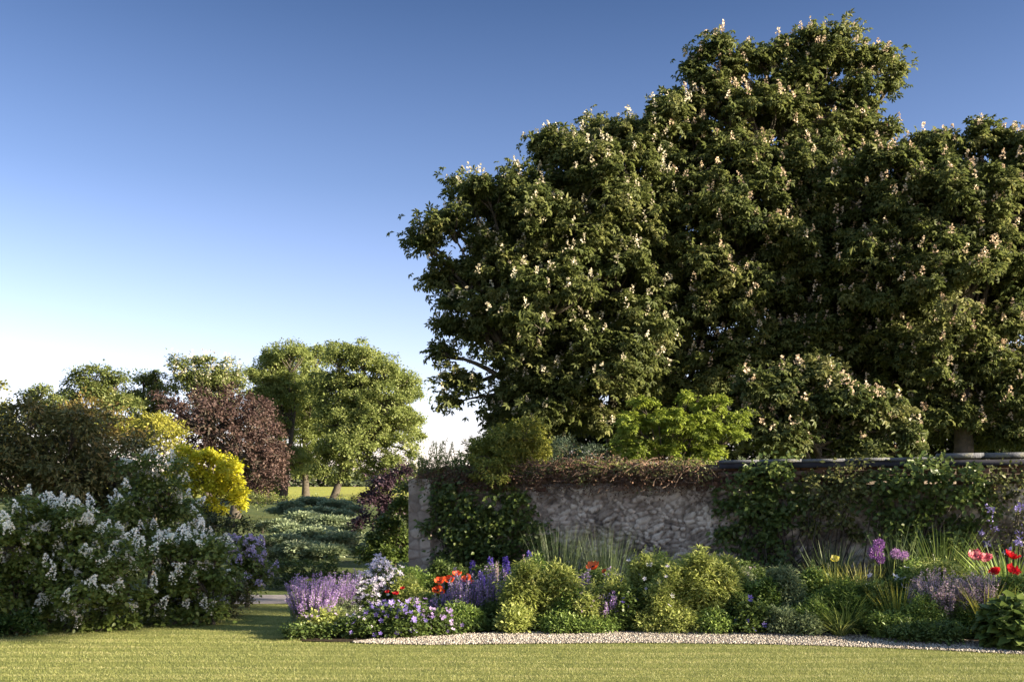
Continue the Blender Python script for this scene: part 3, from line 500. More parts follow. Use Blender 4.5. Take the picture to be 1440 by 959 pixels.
tree('variegated_dogwood', 'small pale layered dogwood farthest back, under the lime trunks', 'shrub', [(410, 712, 18, 0), (440, 706, 20, 1), (470, 710, 20, .5), (495, 717, 18, 0), (390, 720, 16, 0), (450, 720, 20, -1), (425, 722, 20, -1), (480, 724, 18, -1)], 34, G_var, 448, 314, **kd)
tree('laurel', 'low mid-green shrub behind the paved path, under the pale dogwoods', 'shrub', [(395, 800, 18), (430, 802, 18), (465, 800, 18), (415, 820, 18), (450, 822, 16), (485, 812, 14), (385, 822, 12)], 18.3, G_ivy, 430, 315, rs=.15, nl=50, ls=.06, tmpl=rhomb(.5), r0=.02, tr=.005, **ks)
tree('fern_clump', 'dark green undergrowth left of the low laurel, behind the mauve lilac', 'shrub', [(370, 745, 14), (360, 765, 14), (375, 790, 16), (360, 815, 12), (380, 765, 12)], 20, G_dark, 370, 316, rs=.15, nl=50, ls=.06, tmpl=rhomb(.3), r0=.02, tr=.005, **ks)
M_smoke = leaf((.030, .018, .028), (.060, .034, .050), .12, .5, (.095, .060, .075))
tree('smoke_bush', 'deep purple smoke bush left of the wall end', 'shrub', [(565, 668, 18), (540, 680, 20), (575, 690, 16), (525, 705, 20), (552, 715, 22), (512, 735, 16), (540, 740, 18), (580, 715, 14), (498, 742, 10)], 22, M_smoke, 548, 317, rs=.2, nl=55, ls=.07, tmpl=rhomb(.7), r0=.05, tr=.008, bloom=(.10, .12, .09, leaf((.30, .22, .24), (.45, .36, .38), .3, .7), 12), **ks)
tree('climbing_hydrangea', 'bright-edged green shrub leaning on the left end of the wall', 'shrub', [(572, 690, 12), (562, 712, 16), (578, 735, 14), (545, 740, 18), (560, 765, 24), (530, 762, 18), (515, 775, 14), (545, 785, 20), (575, 785, 14), (520, 792, 14)], 18.6, leaf((.04, .07, .015), (.09, .13, .03), .3, .4, (.15, .18, .05)), 550, 318, rs=.15, nl=50, ls=.07, tmpl=rhomb(.7, .45, .05, .15), r0=.03, tr=.006, **ks)
tree('ornamental_thicket', 'band of low pale undergrowth at the foot of the lime trees', 'shrub', [(380, 703, 11), (402, 705, 9), (422, 704, 8), (445, 704, 8), (480, 703, 9), (500, 704, 11), (520, 702, 12), (360, 708, 12), (345, 700, 12), (540, 700, 12)], 52, G_mid, 420, 319, rs=.35, nl=40, ls=.12, tmpl=rhomb(.5), r0=.05, tr=.015, **ks)
#EOF_PART2
# ---------------------------------------------------------------- herbaceous border
def hz(py, d): return EYE - (py - HY) / F * d
def base_of(px, d): return np.array([(px - CX) / F * d, d, .016])
def mound(o, px, d, top, w, mat, rng, ls=.05, nl=26, rs=.09, tmpl=None, z0=.03, droop=.3, up=.2, name='foliage', dens=1.0, dep=.8):
    """a clump of leafy stems from the soil up to row `top`, w pixels wide"""
    W_ = w / F * d / 2 * 1.12; H = hz(top, d) - rs * .5; b = base_of(px, d)
    n = int(30 * dens * max(W_ * 2 * H, .04) / (rs * rs) * .28 * (1 + dep)); n = max(n, 14)
    nb = max(3, int(W_ / .09)); bx = rng.uniform(-.75, .75, nb) * W_; by = rng.uniform(-.6, .6, nb) * W_ * dep; bh = H * (.75 + .25 * rng.random(nb)) * (1 - .25 * (bx / W_) ** 2); bh[0] = H; bx[0] *= .4
    bw = np.maximum(W_ * (.42 + .25 * rng.random(nb)), .07); g = rng.integers(0, nb, n)
    q = sph(rng, n); q[:, 2] = np.abs(q[:, 2]) ** .7; r = .35 + .75 * rng.random(n) ** .6
    C = b + np.stack([bx[g], by[g], 0 * bx[g]], 1) + q * r[:, None] * np.stack([bw[g] * (1.0 + .1 * q[:, 2]), bw[g] * dep * 1.2, bh[g]], 1)
    C[:, 2] = np.maximum(C[:, 2], z0 + rng.random(n) * .1)
    U = unit(q + UP * up)
    P, D, N, var = foliage_pts(C, U, rng, rs, nl, .8, .6, droop - up * .3, .5)
    P[:, 2] = np.maximum(P[:, 2], .02)
    s1 = ls * (.6 + .7 * rng.random(len(P)))
    # shoots standing proud of the clump
    ns = int(18 + 260 * W_ * H); i = rng.integers(0, n, ns); cz = C[:, 2] / C[:, 2].max(); i = i[(cz[i] > .35) | (rng.random(ns) < .4)]; ns = len(i)
    s_ = C[i]; dr = unit(U[i] * .8 + UP * .9 + rng.normal(size=(ns, 3)) * .35); L_ = (.05 + .14 * rng.random(ns)) * min(1, H * 1.3) + rs * .5; tt = rng.random((ns, 16)) ** .8
    Pp = (s_[:, None] + dr[:, None] * (tt * L_[:, None])[..., None]).reshape(-1, 3); dd = unit(np.repeat(dr, 16, 0) * .6 + rng.normal(size=(ns * 16, 3)) * .6)
    leaves(name, mat, o, np.concatenate([P, Pp]), np.concatenate([D, dd]), np.concatenate([N, unit(UP + rng.normal(size=dd.shape) * .5)]), np.concatenate([s1, ls * .8 * (.5 + .6 * rng.random(len(Pp)))]),
           tmpl or rhomb(.4, .5, .06, .12), rng, np.concatenate([var, np.clip(.35 + .6 * rng.random(len(Pp)), 0, 1)]), loc=o.location)
    k = min(n, 60); e = C[:k]; s = b + (e - b) * np.array([.45, .45, 0]); Vt, Qt = tubes(bez(s, (s + e) / 2 + UP * .05, e, 4), np.full((k, 4), .004), 4)
    mesh_obj('stems', Vt, Qt, mat, o, np.full(len(Vt), .4), loc=o.location)
    return C
def spikes(o, px, d, top, w, n, mat, stem, rng, fl=.02, frac=.55, per=40, rad=.025, name='flower_spikes', fan=.5, hv=.25, dep=.6, leafy=None):
    W_ = w / F * d / 2; H = hz(top, d); b = base_of(px, d); a = rng.random(n) * 6.283; r = np.sqrt(rng.random(n))
    off = np.stack([W_ * r * np.cos(a), W_ * dep * r * np.sin(a), np.zeros(n)], 1)
    h = H * (1 - hv * rng.random(n) - .25 * r ** 2); s = b + off * (1 - fan); e = b + off; e[:, 2] = h; m = (s + e) / 2 + UP * .1 * H
    k = 7; pl = bez(s, m, e, k); Vt, Qt = tubes(pl, np.linspace(.004, .002, k)[None].repeat(n, 0), 4)
    mesh_obj('stems', Vt, Qt, stem, o, np.full(len(Vt), .4), loc=o.location)
    t = 1 - frac * (.7 + .5 * rng.random((n, 1))) * rng.random((n, per)); i = np.clip((t * (k - 1)).astype(int), 0, k - 2); fr = t * (k - 1) - i; ar = np.arange(n)[:, None]
    P = pl[ar, i] * (1 - fr)[..., None] + pl[ar, i + 1] * fr[..., None]; tw = np.clip((1 - t) / frac, 0, 1) * .75 + .25
    th = rng.random((n, per)) * 6.283; rd = np.stack([np.cos(th), np.sin(th), .3 + 0 * th], -1); P = P + rd * (rad * tw)[..., None]
    P = P.reshape(-1, 3); rd = rd.reshape(-1, 3); N_ = len(P); var = np.clip(np.repeat(rng.random(n), per) * .5 + rng.random(N_) * .5, 0, 1)
    leaves(name, mat, o, P, unit(rd + rng.normal(size=(N_, 3)) * .4), unit(rng.normal(size=(N_, 3)) + UP), fl * (.7 + .6 * rng.random(N_)), rhomb(.8, .55, .15), rng, var, loc=o.location)
    if leafy:
        lm, ll = leafy; q = n * 22; i = rng.integers(0, n, q); j = rng.random(q) * (1 - frac) * (k - 1); a_ = j.astype(int); f_ = (j - a_)[:, None]; P = pl[i, a_] * (1 - f_) + pl[i, a_ + 1] * f_
        D = unit(rng.normal(size=(q, 3)) * [1, 1, .4] + UP * .3); leaves('foliage', lm, o, P, D, UP + rng.normal(size=(q, 3)) * .3, ll * (.6 + .7 * rng.random(q)), rhomb(.3, .5, .05, .2), rng, loc=o.location)
def blades(o, px, d, top, w, n, mat, rng, wd=.012, bend=.5, name='foliage', dep=.7, stiff=.5):
    H = hz(top, d); b = base_of(px, d); W_ = w / F * d / 2; a = rng.random(n) * 6.283; r = np.sqrt(rng.random(n))
    P = b + np.stack([np.cos(a) * r * W_ * .45, np.sin(a) * r * W_ * .45 * dep, 0 * a], 1); D = unit(np.stack([np.cos(a) * r * W_ / H * (1.2 - stiff), np.sin(a) * r * W_ / H * dep * (1.2 - stiff), np.ones(n)], 1) + rng.normal(size=(n, 3)) * [.12, .12, 0])
    N = unit(-D * 0 + UP * .1 - np.stack([np.cos(a), np.sin(a), 0 * a], 1) * 1.0)
    ln = H * 1.06 * (.55 + .5 * rng.random(n)); T, Fc = bladet(1.0, 1.0)
    X = unit(D); Z = unit(N - (N * X).sum(1, keepdims=True) * X); Yv = np.cross(Z, X); bb = bend * (.3 + rng.random(n))
    V = P[:, None] + ln[:, None, None] * T[None, :, 0:1] * X[:, None] + wd * T[None, :, 1:2] * Yv[:, None] + (ln * bb)[:, None, None] * T[None, :, 2:3] * Z[:, None]
    V[..., 2] = np.maximum(V[..., 2], .018)
    Fa = Fc[None] + 8 * np.arange(n)[:, None, None]
    mesh_obj(name, V.reshape(-1, 3), Fa.reshape(-1, 4), mat, o, np.repeat(rng.random(n), 8), loc=o.location)
def stem_to(o, s, e, rng, mat, r=.004, name='stem'):
    Vt, Qt = tubes(bez([s], [(np.array(s) + e) / 2 + rng.normal(size=3) * .04], [e], 8), np.full((1, 8), r), 5); return mesh_obj(name, Vt, Qt, mat, o, np.full(len(Vt), .5), loc=o.location)
def bowl_flower(o, name, c, r, mat, rng, petals=7, rings=2, openv=.9, mid=None):
    """cupped petals in rings: poppy, rose, peony; each petal a curved sheet"""
    Vs, Fs, var, off = [], [], [], 0
    for g in range(rings):
        rr = r * (1 - .26 * g); tilt = openv * (1 - .22 * g)
        for k in range(petals):
            a0 = 2 * math.pi * (k + .5 * g) / petals + rng.normal() * .1; wv = 2.6 / petals * (1 + .3 * rng.random())
            uu, vv = np.meshgrid(np.linspace(0, 1, 5), np.linspace(-1, 1, 5), indexing='ij')
            el = (1 - tilt) * 1.45 + .9 * uu * (1.2 - tilt) ; rad = rr * np.sin(uu * 1.45) ; ht = rr * (1 - np.cos(uu * 1.5)) * (1.35 - tilt) * 1.2
            ang = a0 + vv * wv * (.35 + .65 * np.sin(np.clip(uu, .0, 1) * 2.4)); ruf = 1 + .08 * rng.normal(size=uu.shape) * uu
            Vs.append(np.stack([np.cos(ang) * rad * ruf, np.sin(ang) * rad * ruf, ht + .1 * rr * rng.normal(size=uu.shape) * uu], -1).reshape(-1, 3))
            I = np.arange(25).reshape(5, 5) + off; Fs.append(np.stack([I[:-1, :-1], I[:-1, 1:], I[1:, 1:], I[1:, :-1]], -1).reshape(-1, 4)); off += 25
            var += [rng.random()] * 25
    V = np.concatenate(Vs); ax = unit(np.array([rng.normal() * .3, -.45 + rng.normal() * .2, 1])); X = unit(np.cross([0, 1, .2], ax)); Yv = np.cross(ax, X)
    V = c + V[:, :1] * X + V[:, 1:2] * Yv + V[:, 2:] * ax
    f = mesh_obj(name, V, np.concatenate(Fs), mat, o, var, loc=o.location, smooth=True)
    if mid is not None:
        P = c + ax * r * .25 + sph(rng, 60) * r * .22; leaves('flower_centre', mid, f, P, sph(rng, 60), sph(rng, 60), r * .2, OCT, rng, loc=(0, 0, 0))
        ch = f.children[0]; ch.location = (0, 0, 0)
        me = ch.data; co = np.zeros(len(me.vertices) * 3, np.float32); me.vertices.foreach_get('co', co); me.vertices.foreach_set('co', (co.reshape(-1, 3) - np.array(o.location)).astype(np.float32).ravel())
    return f
def globe(o, c, r, mat, rng, n=420):
    v = sph(rng, n); P = c + v * r * (.55 + .45 * rng.random((n, 1))); s = r * .22
    leaves('flower_globe', mat, o, P, unit(v + rng.normal(size=v.shape) * .5), sph(rng, n), s * (.7 + .6 * rng.random(n)), rhomb(.5, .5, .1), rng, loc=o.location)
    P0 = np.tile(c, (70, 1)); Vt, Qt = tubes(np.stack([P0, P0 + v[:70] * r * .9], 1), np.full((70, 2), .0012), 3); mesh_obj('flower_rays', Vt, Qt, mat, o, np.full(len(Vt), .3), loc=o.location)
def plant(name, label, cat, px, d, group=None): return thing(name, label, cat, base_of(px, d), group)
# colours
g_dk = leaf((0.043, 0.069, 0.022), (0.099, 0.144, 0.036), .3, .45, (0.167, 0.212, 0.061)); g_md = leaf((0.077, 0.124, 0.034), (0.174, 0.250, 0.056), .3, .45, (0.287, 0.345, 0.095))
g_lt = leaf((.155, .19, .05), (.32, .36, .10), .4, .5, (.52, .52, .20)); g_sv = leaf((0.103, 0.138, 0.069), (0.207, 0.253, 0.127), .35, .55, (0.322, 0.356, 0.207))
g_yl = leaf((0.160, 0.180, 0.030), (0.320, 0.320, 0.060), .35, .5, (0.480, 0.440, 0.100)); g_bl = leaf((.032, .052, .024), (.06, .09, .038), .2, .5, (.10, .13, .05))
f_cat = leaf((.24, .14, .40), (.46, .31, .60), .35, .6, (.66, .50, .76)); f_pur = leaf((.18, .11, .32), (.38, .27, .52), .35, .6, (.60, .48, .70))
f_ind = leaf((.05, .03, .22), (.10, .07, .38), .25, .6, (.20, .15, .50)); f_gr = leaf((.09, .06, .26), (.17, .12, .40), .25, .6, (.30, .24, .52)); f_wht = leaf((.45, .40, .58), (.68, .64, .76), .35, .6, (.84, .82, .84))
f_org = leaf((.75, .07, .02), (.85, .11, .03), .35, .5, (.88, .20, .06)); f_red = leaf((.38, .006, .014), (.55, .010, .02), .3, .5, (.62, .02, .035))
f_pnk = leaf((.36, .05, .10), (.58, .15, .20), .3, .5, (.74, .38, .38)); f_all = leaf((.12, .04, .20), (.23, .08, .32), .2, .6, (.32, .14, .42)); f_al2 = leaf((.24, .11, .34), (.40, .21, .46), .2, .6, (.52, .32, .54))
f_yel = leaf((.62, .50, .05), (.75, .64, .12), .35, .5, (.85, .76, .3)); f_dusk = leaf((.30, .20, .30), (.50, .37, .46), .35, .6, (.68, .56, .58)); f_blk = leaf((.01, .008, .015), (.03, .02, .04), 0, .7)
# --- row against the wall, in its shade
def backblades(label, px, d, top, w, n, mat, seed, wd=.02, stiff=.7, bend=.25, name='iris_clump', cat='plant'):
    rng = np.random.default_rng(seed); o = plant(name, label, cat, px, d); blades(o, px, d, top, w, n, mat, rng, wd, bend, stiff=stiff); return o
backblades('tall thin fennel-like stems before the bare stone, left of the lone orange poppy', 790, 15.3, 742, 110, 420, g_bl, 401, .006, .95, .1, 'tall_grass_clump')
backblades('tall thin stems before the bare stone, right of the lone orange poppy', 850, 15.2, 745, 110, 420, g_bl, 402, .006, .95, .1, 'tall_grass_clump')
backblades('low grey blades at the foot of the bare stone in mid wall', 925, 15.2, 775, 120, 400, g_bl, 403, .008, .9, .2, 'tall_grass_clump')
backblades('sword-leaved iris clump under the olive climber', 1170, 14.2, 762, 70, 160, g_bl, 404)
backblades('sword-leaved iris clump behind the paired pale alliums', 1265, 13.9, 748, 60, 150, g_bl, 405)
backblades('sword-leaved iris clump under the thick green climber', 1325, 13.7, 742, 70, 170, g_dk, 406, bend=.4)
backblades('dark blades behind the red peonies at the right edge', 1420, 13.0, 765, 90, 200, g_md, 407, bend=.5)
def bush(name, label, cat, px, d, top, w, mat, seed, group=None, bloom=None, **k):
    rng = np.random.default_rng(seed); o = plant(name, label, cat, px, d, group); C = mound(o, px, d, top, w, mat, rng, **k)
    if bloom:
        bm, nb, fs, tm = bloom[:4]; zz = C[:, 2] / C[:, 2].max(); pr = (zz ** 2 + .08) * np.where(C[:, 1] < d + .1, 1, .4); i = rng.choice(len(C), nb, p=pr / pr.sum()); b = base_of(px, d) + UP * .25 * hz(top, d)
        u = unit(C[i] - b); q = C[i] + (u + rng.normal(size=u.shape) * .5) * k.get('rs', .09) * 1.05
        leaves('blossoms', bm, o, q, sph(rng, nb), unit(u + np.array([0, -.5, .5])), fs * (.7 + .6 * rng.random(nb)), tm, rng, loc=o.location)
    return o
bush('shade_foliage', 'dark leafy clump at the foot of the pier', 'plant', 625, 15.6, 790, 60, g_dk, 410)
bush('shade_foliage', 'dark leafy clump behind the orange poppy group', 'plant', 690, 15.0, 795, 80, g_dk, 411)
bush('shade_foliage', 'dark leafy clump behind the first pale green mound, below the left delphiniums', 'plant', 770, 14.6, 800, 80, g_dk, 412)
bush('shade_foliage', 'dark leafy clump behind the lone orange poppy', 'plant', 850, 14.3, 800, 80, g_dk, 413)
bush('shade_foliage', 'dark leafy clump below the mid-wall climber', 'plant', 1060, 14.0, 795, 90, g_dk, 414)
bush('shade_foliage', 'dark leafy clump below the lone pinkish spike', 'plant', 1150, 13.4, 805, 80, g_dk, 415)
bush('shade_foliage', 'dark leafy clump behind the dusky mauve catmint', 'plant', 1345, 12.9, 795, 100, g_dk, 416)
bush('shade_foliage', 'dark leafy clump behind the white phlox', 'plant', 560, 15.2, 800, 80, g_md, 417)
# delphiniums
dl = [(665, 780, 15.0, 'short indigo delphinium, leftmost of the row', 60), (678, 790, 14.6, 'shortest indigo delphinium, beside the leftmost', 61), (690, 768, 15.0, 'tall indigo delphinium behind the orange poppies', 62), (712, 778, 14.8, 'indigo delphinium behind the pale foxglove', 63), (745, 768, 15.0, 'rightmost indigo delphinium, above the first pale green mound', 64)]
for px, top, d, lb, sd in dl:
    r_ = np.random.default_rng(sd); o = plant('delphinium', lb, 'flower', px, d, 'indigo delphiniums before the wall'); spikes(o, px, d, top, 6, 2, f_ind, g_md, r_, .035, .42, 150, .032, leafy=(g_md, .08), hv=.12)
r_ = np.random.default_rng(70)
for px, top, d, lb in [(700, 772, 14.0, 'pale pinkish foxglove spike left of the taller yellow-stemmed one'), (738, 772, 14.0, 'pale pinkish foxglove spike above the first pale green mound'), (640, 775, 13.8, 'slim cream spike above the orange poppies'), (622, 800, 13.8, 'slim cream spike left of the orange poppies'), (1135, 788, 12.9, 'lone pinkish spike left of the yellow daylily bloom')]:
    o = plant('flower_spike', lb, 'flower', px, d); spikes(o, px, d, top, 8, 3, f_dusk, g_lt, r_, .022, .4, 70, .016, leafy=(g_lt, .05))
# --- left end of the bed
def catmint(label, px, d, top, w, n, mat, seed, group=None, name='catmint', fan=.55, fol=g_sv, fl=.017, per=52, frac=.55, mh=.5, rad=.016):
    rng = np.random.default_rng(seed); o = plant(name, label, 'flower', px, d, group); H = hz(top, d); mt = HY + (EYE - H * mh) * F / d
    mound(o, px, d, mt, w * .8, fol, rng, ls=.035, nl=22, rs=.08); spikes(o, px, d, top, w, n, mat, g_sv, rng, fl, frac, per, rad, fan=fan, hv=.35, dep=.8); return o
catmint('pink-mauve catmint at the left end of the bed, leaning over the shaded grass', 438, 12.2, 798, 84, 170, f_cat, 501, 'catmints at the left end')
catmint('taller pink-mauve catmint, second from the left end of the bed', 474, 12.7, 796, 62, 95, f_cat, 502, 'catmints at the left end')
catmint('purple catmint spikes just right of the pink-mauve pair', 500, 13.0, 798, 40, 60, f_cat, 503, 'catmints at the left end')
bush('lady_mantle', 'yellow-green low mound at the front corner of the bed, under the pink-mauve catmint', 'plant', 462, 11.75, 862, 60, g_lt, 504, ls=.035, tmpl=rhomb(.9), bloom=(f_cat, 90, .022, star(4)))
bush('geranium_mound', 'dark green low mound at the very left front of the bed', 'plant', 445, 11.6, 880, 56, g_dk, 505, ls=.04, tmpl=rhomb(.8))
bush('geranium_mound', 'dark green low mound in front, between the yellow-green one and the violet geranium', 'plant', 505, 11.7, 868, 60, g_dk, 506, ls=.04, tmpl=rhomb(.8), bloom=(f_wht, 30, .022, star(4)))
bush('white_phlox', 'white and pale lilac phlox, tallest flower near the left end', 'flower', 538, 13.2, 797, 56, g_dk, 507, ls=.05, bloom=(f_wht, 700, .034, star(5)))
bush('white_phlox', 'lower white phlox leaning left, beside the taller one', 'flower', 512, 12.9, 825, 34, g_dk, 508, ls=.05, bloom=(f_wht, 260, .032, star(5)))
catmint('lavender catmint leaning over the second pale green mound', 803, 12.4, 815, 40, 46, f_cat, 526, fol=g_lt)
catmint('lavender catmint at the foot of the whitish salvia in mid border', 858, 12.2, 828, 40, 40, f_cat, 527, fol=g_md)
o = bush('rose_bush', 'light green rose bush with small dark red blooms, right of the white phlox', 'flower', 572, 12.9, 818, 60, g_lt, 509, ls=.045, tmpl=rhomb(.6)); r_ = np.random.default_rng(510)
for px, py in [(557, 836), (545, 833), (566, 828)]:
    bowl_flower(o, 'red_flower', at(px, py, 12.45), .042 if px == 557 else .028, f_red, r_, 8, 3, .6)
bush('violet_geranium', 'violet-blue geranium mound at the front, below the rose bush', 'flower', 545, 11.85, 852, 76, g_dk, 511, ls=.045, tmpl=rhomb(.8), bloom=(f_gr, 170, .032, star(5)))
bush('violet_geranium', 'smaller violet-blue geranium mound at the front, below the orange poppies', 'flower', 590, 12.0, 850, 60, g_dk, 512, ls=.045, tmpl=rhomb(.8), bloom=(f_pur, 130, .028, star(5)))
bush('geranium_mound', 'dark green low mound at the gravel edge, below the violet geraniums', 'plant', 575, 11.8, 876, 66, g_md, 513, ls=.04, tmpl=rhomb(.8))
bush('geranium_mound', 'dark green low mound at the gravel edge, below the purple salvias', 'plant', 655, 12.25, 868, 90, g_dk, 514, ls=.04, tmpl=rhomb(.8))
def poppies(label, blooms, d, seed, name='oriental_poppy', mat=f_org, r=.075, petals=6, rings=1, stem=g_md, cat='flower', mid=f_blk, base=None, fol=True):
    rng = np.random.default_rng(seed); px0 = np.mean([b[0] for b in blooms]); o = plant(name, label, cat, px0, d)
    if fol: mound(o, px0, d, min(b[1] for b in blooms) + 45, 46, g_md, rng, ls=.08, nl=14, rs=.1, tmpl=rhomb(.3, .5, .1, .3))
    for px, py, *k in blooms:
        c = at(px, py + 3, d + rng.normal() * .08); s = base_of(px0 + (px - px0) * .5, d); stem_to(o, s, c, rng, stem); bowl_flower(o, 'flower', c - UP * .02, r * (k[0] if k else 1), mat, rng, petals, rings, .62, mid)
    return o
poppies('group of orange-red poppies, the biggest patch of red in the border', [(619, 814), (632, 812), (643, 804, .9), (657, 811), (617, 826), (620, 829, .8), (660, 815, .8)], 13.2, 520, r=.07)
poppies('lone orange poppy with buds, above the purple and white salvias in mid border', [(835, 794, 1.15), (850, 799, .45)], 13.0, 521, r=.075)
kc = dict(fol=g_dk)
catmint('purple and white salvia left of the orange poppies, arching forward', 622, 12.7, 830, 50, 45, f_pur, 522, name='salvia', **kc)
catmint('tall purple salvia directly in front of the orange poppies', 652, 12.6, 798, 60, 60, f_pur, 523, name='salvia', mh=.35, rad=.02, **kc)
catmint('tall purple salvia right of the orange poppies', 688, 12.6, 788, 58, 70, f_pur, 524, name='salvia', mh=.35, rad=.02, **kc)
catmint('pale pink salvia between the purple ones and the first pale green mound', 712, 12.9, 795, 24, 20, f_cat, 525, name='salvia', mh=.35, **kc)
# --- middle
LN = rhomb(.3, .5, .05, .2)
bush('pale_green_mound', 'first pale green feathery mound from the left, below two delphiniums', 'plant', 738, 12.4, 795, 52, g_lt, 530, ls=.075, nl=20, tmpl=LN, up=.6)
bush('pale_green_mound', 'second pale green feathery mound from the left, touching the first', 'plant', 778, 12.5, 797, 52, g_lt, 531, ls=.075, nl=20, tmpl=LN, up=.6)
bush('low_foliage', 'bright leafy tuft at the gravel edge below the first pale green mound', 'plant', 735, 12.05, 852, 40, g_lt, 532, ls=.05, tmpl=rhomb(.6))
bush('low_foliage', 'dull green low foliage at the gravel edge below the second pale green mound', 'plant', 785, 12.15, 862, 66, g_md, 533, ls=.045)
catmint('purple salvia left of the lone orange poppy', 818, 12.7, 790, 36, 34, f_pur, 534, name='salvia', mh=.4, fol=g_md)
catmint('whitish purple salvia right of the lone orange poppy', 862, 12.7, 790, 34, 30, f_cat, 535, name='salvia', mh=.45, fol=g_lt)
bush('leafy_clump', 'yellowish leafy clump under the lone orange poppy', 'plant', 842, 12.3, 825, 56, g_lt, 536, ls=.045, bloom=(f_dusk, 60, .02, star(4)))
bush('low_foliage', 'russet-tinged low foliage at the gravel edge below the lone orange poppy', 'plant', 835, 12.1, 866, 60, g_md, 537, ls=.04)
bush('pale_green_mound', 'third pale green mound, rounder, right of the whitish salvia', 'plant', 902, 12.9, 783, 58, g_lt, 538, ls=.055, tmpl=rhomb(.4), up=.3, bloom=(f_wht, 20, .03, star(5)))
bush('blue_geranium', 'dark green mound with a few blue and white flowers, below the third pale mound', 'flower', 885, 12.3, 830, 52, g_dk, 539, ls=.045, tmpl=rhomb(.8), bloom=(f_ind, 14, .035, star(5)))
bush('pale_green_mound', 'biggest pale green mound, the tallest and brightest bush in mid border', 'plant', 985, 12.6, 777, 92, g_lt, 540, ls=.075, nl=20, tmpl=LN, up=.5, dens=1.1)
bush('pale_green_mound', 'pale green mound filling in between the third and the biggest one', 'plant', 940, 12.3, 800, 60, g_lt, 541, ls=.05, tmpl=rhomb(.35), bloom=(f_wht, 26, .028, star(5)))
bush('low_foliage', 'bright low foliage at the gravel edge below the biggest pale green mound', 'plant', 945, 12.1, 858, 76, g_lt, 542, ls=.045)
bush('low_foliage', 'mid green low foliage at the gravel edge, right below the biggest pale mound', 'plant', 1005, 12.1, 860, 70, g_md, 543, ls=.045)
bush('leafy_clump', 'loose silvery clump with pinkish flowers, right of the biggest pale mound', 'flower', 1045, 12.9, 803, 62, g_sv, 544, ls=.045, bloom=(f_dusk, 90, .024, star(4)))
bush('blue_geranium', 'dark mound dotted with violet-blue flowers, right of the biggest pale mound', 'flower', 1045, 12.2, 838, 66, g_dk, 545, ls=.045, tmpl=rhomb(.8), bloom=(f_ind, 20, .036, star(5)))
bush('silver_clump', 'upright silver-green leafy clump left of the daylilies', 'plant', 1102, 12.5, 802, 58, g_sv, 546, ls=.055, tmpl=LN, up=.5)
bush('low_foliage', 'silvery low clump at the gravel edge left of the arching daylily leaves', 'plant', 1108, 11.95, 855, 60, g_sv, 547, ls=.045, tmpl=rhomb(.35))
# fillers that knit the mounds together
fill = [(600, 12.9, 838, 50, g_md, 'mid green filler clump left of the orange poppies'), (640, 12.3, 850, 60, g_md, 'mid green filler clump in front of the purple salvias'), (715, 12.5, 840, 44, g_dk, 'narrow dark filler clump left of the first pale green mound'),
        (760, 12.9, 790, 50, g_md, 'taller green clump rising behind the two leftmost pale mounds'), (812, 12.3, 832, 40, g_md, 'green filler clump left of the yellowish clump under the lone poppy'), (868, 12.4, 812, 50, g_lt, 'light filler clump under the whitish salvia'),
        (930, 13.1, 786, 60, g_md, 'green clump showing behind the third pale mound'), (1020, 12.9, 790, 50, g_lt, 'light clump at the right shoulder of the biggest pale mound'), (1070, 12.5, 818, 50, g_md, 'green filler clump left of the upright silvery clump'),
        (1140, 12.6, 808, 54, g_md, 'green filler clump below the lone pinkish spike'), (1150, 12.0, 845, 50, g_md, 'low green filler between the silvery low clump and the arching daylilies'), (1225, 12.1, 835, 50, g_md, 'green filler right of the arching daylilies'),
        (1290, 12.0, 835, 56, g_md, 'green filler below the white-pink flower heads'), (1350, 12.1, 805, 60, g_lt, 'light green filler rising among the dusky catmints'), (1400, 11.7, 830, 50, g_md, 'green filler between the dusky catmint and the hosta')]
for k_, (px, d, top, w, mt, lb) in enumerate(fill): bush('filler_clump', lb, 'plant', px, d, top, w, mt, 620 + k_, ls=.055, tmpl=rhomb(.28 + .04 * (k_ % 5), .5, .05, .2), up=.5)
# --- right part
rng = np.random.default_rng(550)
o = plant('daylily', 'arching dark green daylily clump at the front, with one yellow bloom above', 'plant', 1190, 12.0); blades(o, 1190, 12.0, 826, 110, 700, g_dk, rng, .008, 1.0, stiff=.2, dep=.8); mound(o, 1190, 12.3, 822, 96, g_md, rng, name='inner_foliage', ls=.07, tmpl=rhomb(.15, .5, .03, .3), up=.6)
c = at(1174, 788, 12.6); stem_to(o, base_of(1180, 12.3), c, rng, g_lt); bowl_flower(o, 'flower', c, .055, f_yel, rng, 6, 1, .6)
o = plant('daylily', 'pale arching daylily tuft nearest the gravel, in front of the dark clump', 'plant', 1182, 11.75); blades(o, 1182, 11.75, 856, 44, 60, g_lt, rng, .011, 1.0, stiff=.1)
o = plant('yellow_stemmed_clump', 'row of upright yellow stems left of the dark alliums', 'plant', 1180, 12.7); blades(o, 1180, 12.7, 796, 66, 230, g_yl, rng, .008, .3, stiff=.9); mound(o, 1180, 12.7, 835, 50, g_md, rng)
o = plant('yellow_stemmed_clump', 'yellow stems directly below the dark alliums', 'plant', 1218, 12.7); blades(o, 1218, 12.7, 798, 46, 130, g_yl, rng, .008, .3, stiff=.9); mound(o, 1218, 12.7, 835, 36, g_md, rng)
al = [(1231, 776, .085, f_all, 'dark purple allium globe, lower left one of the dark trio'), (1236, 765, .07, f_all, 'dark purple allium globe, the highest one'), (1238, 786, .055, f_all, 'small dark purple allium globe, lowest of the dark trio'), (1259, 778, .062, f_al2, 'paler allium globe, left one of the pair'), (1271, 781, .058, f_al2, 'paler allium globe, right one of the pair')]
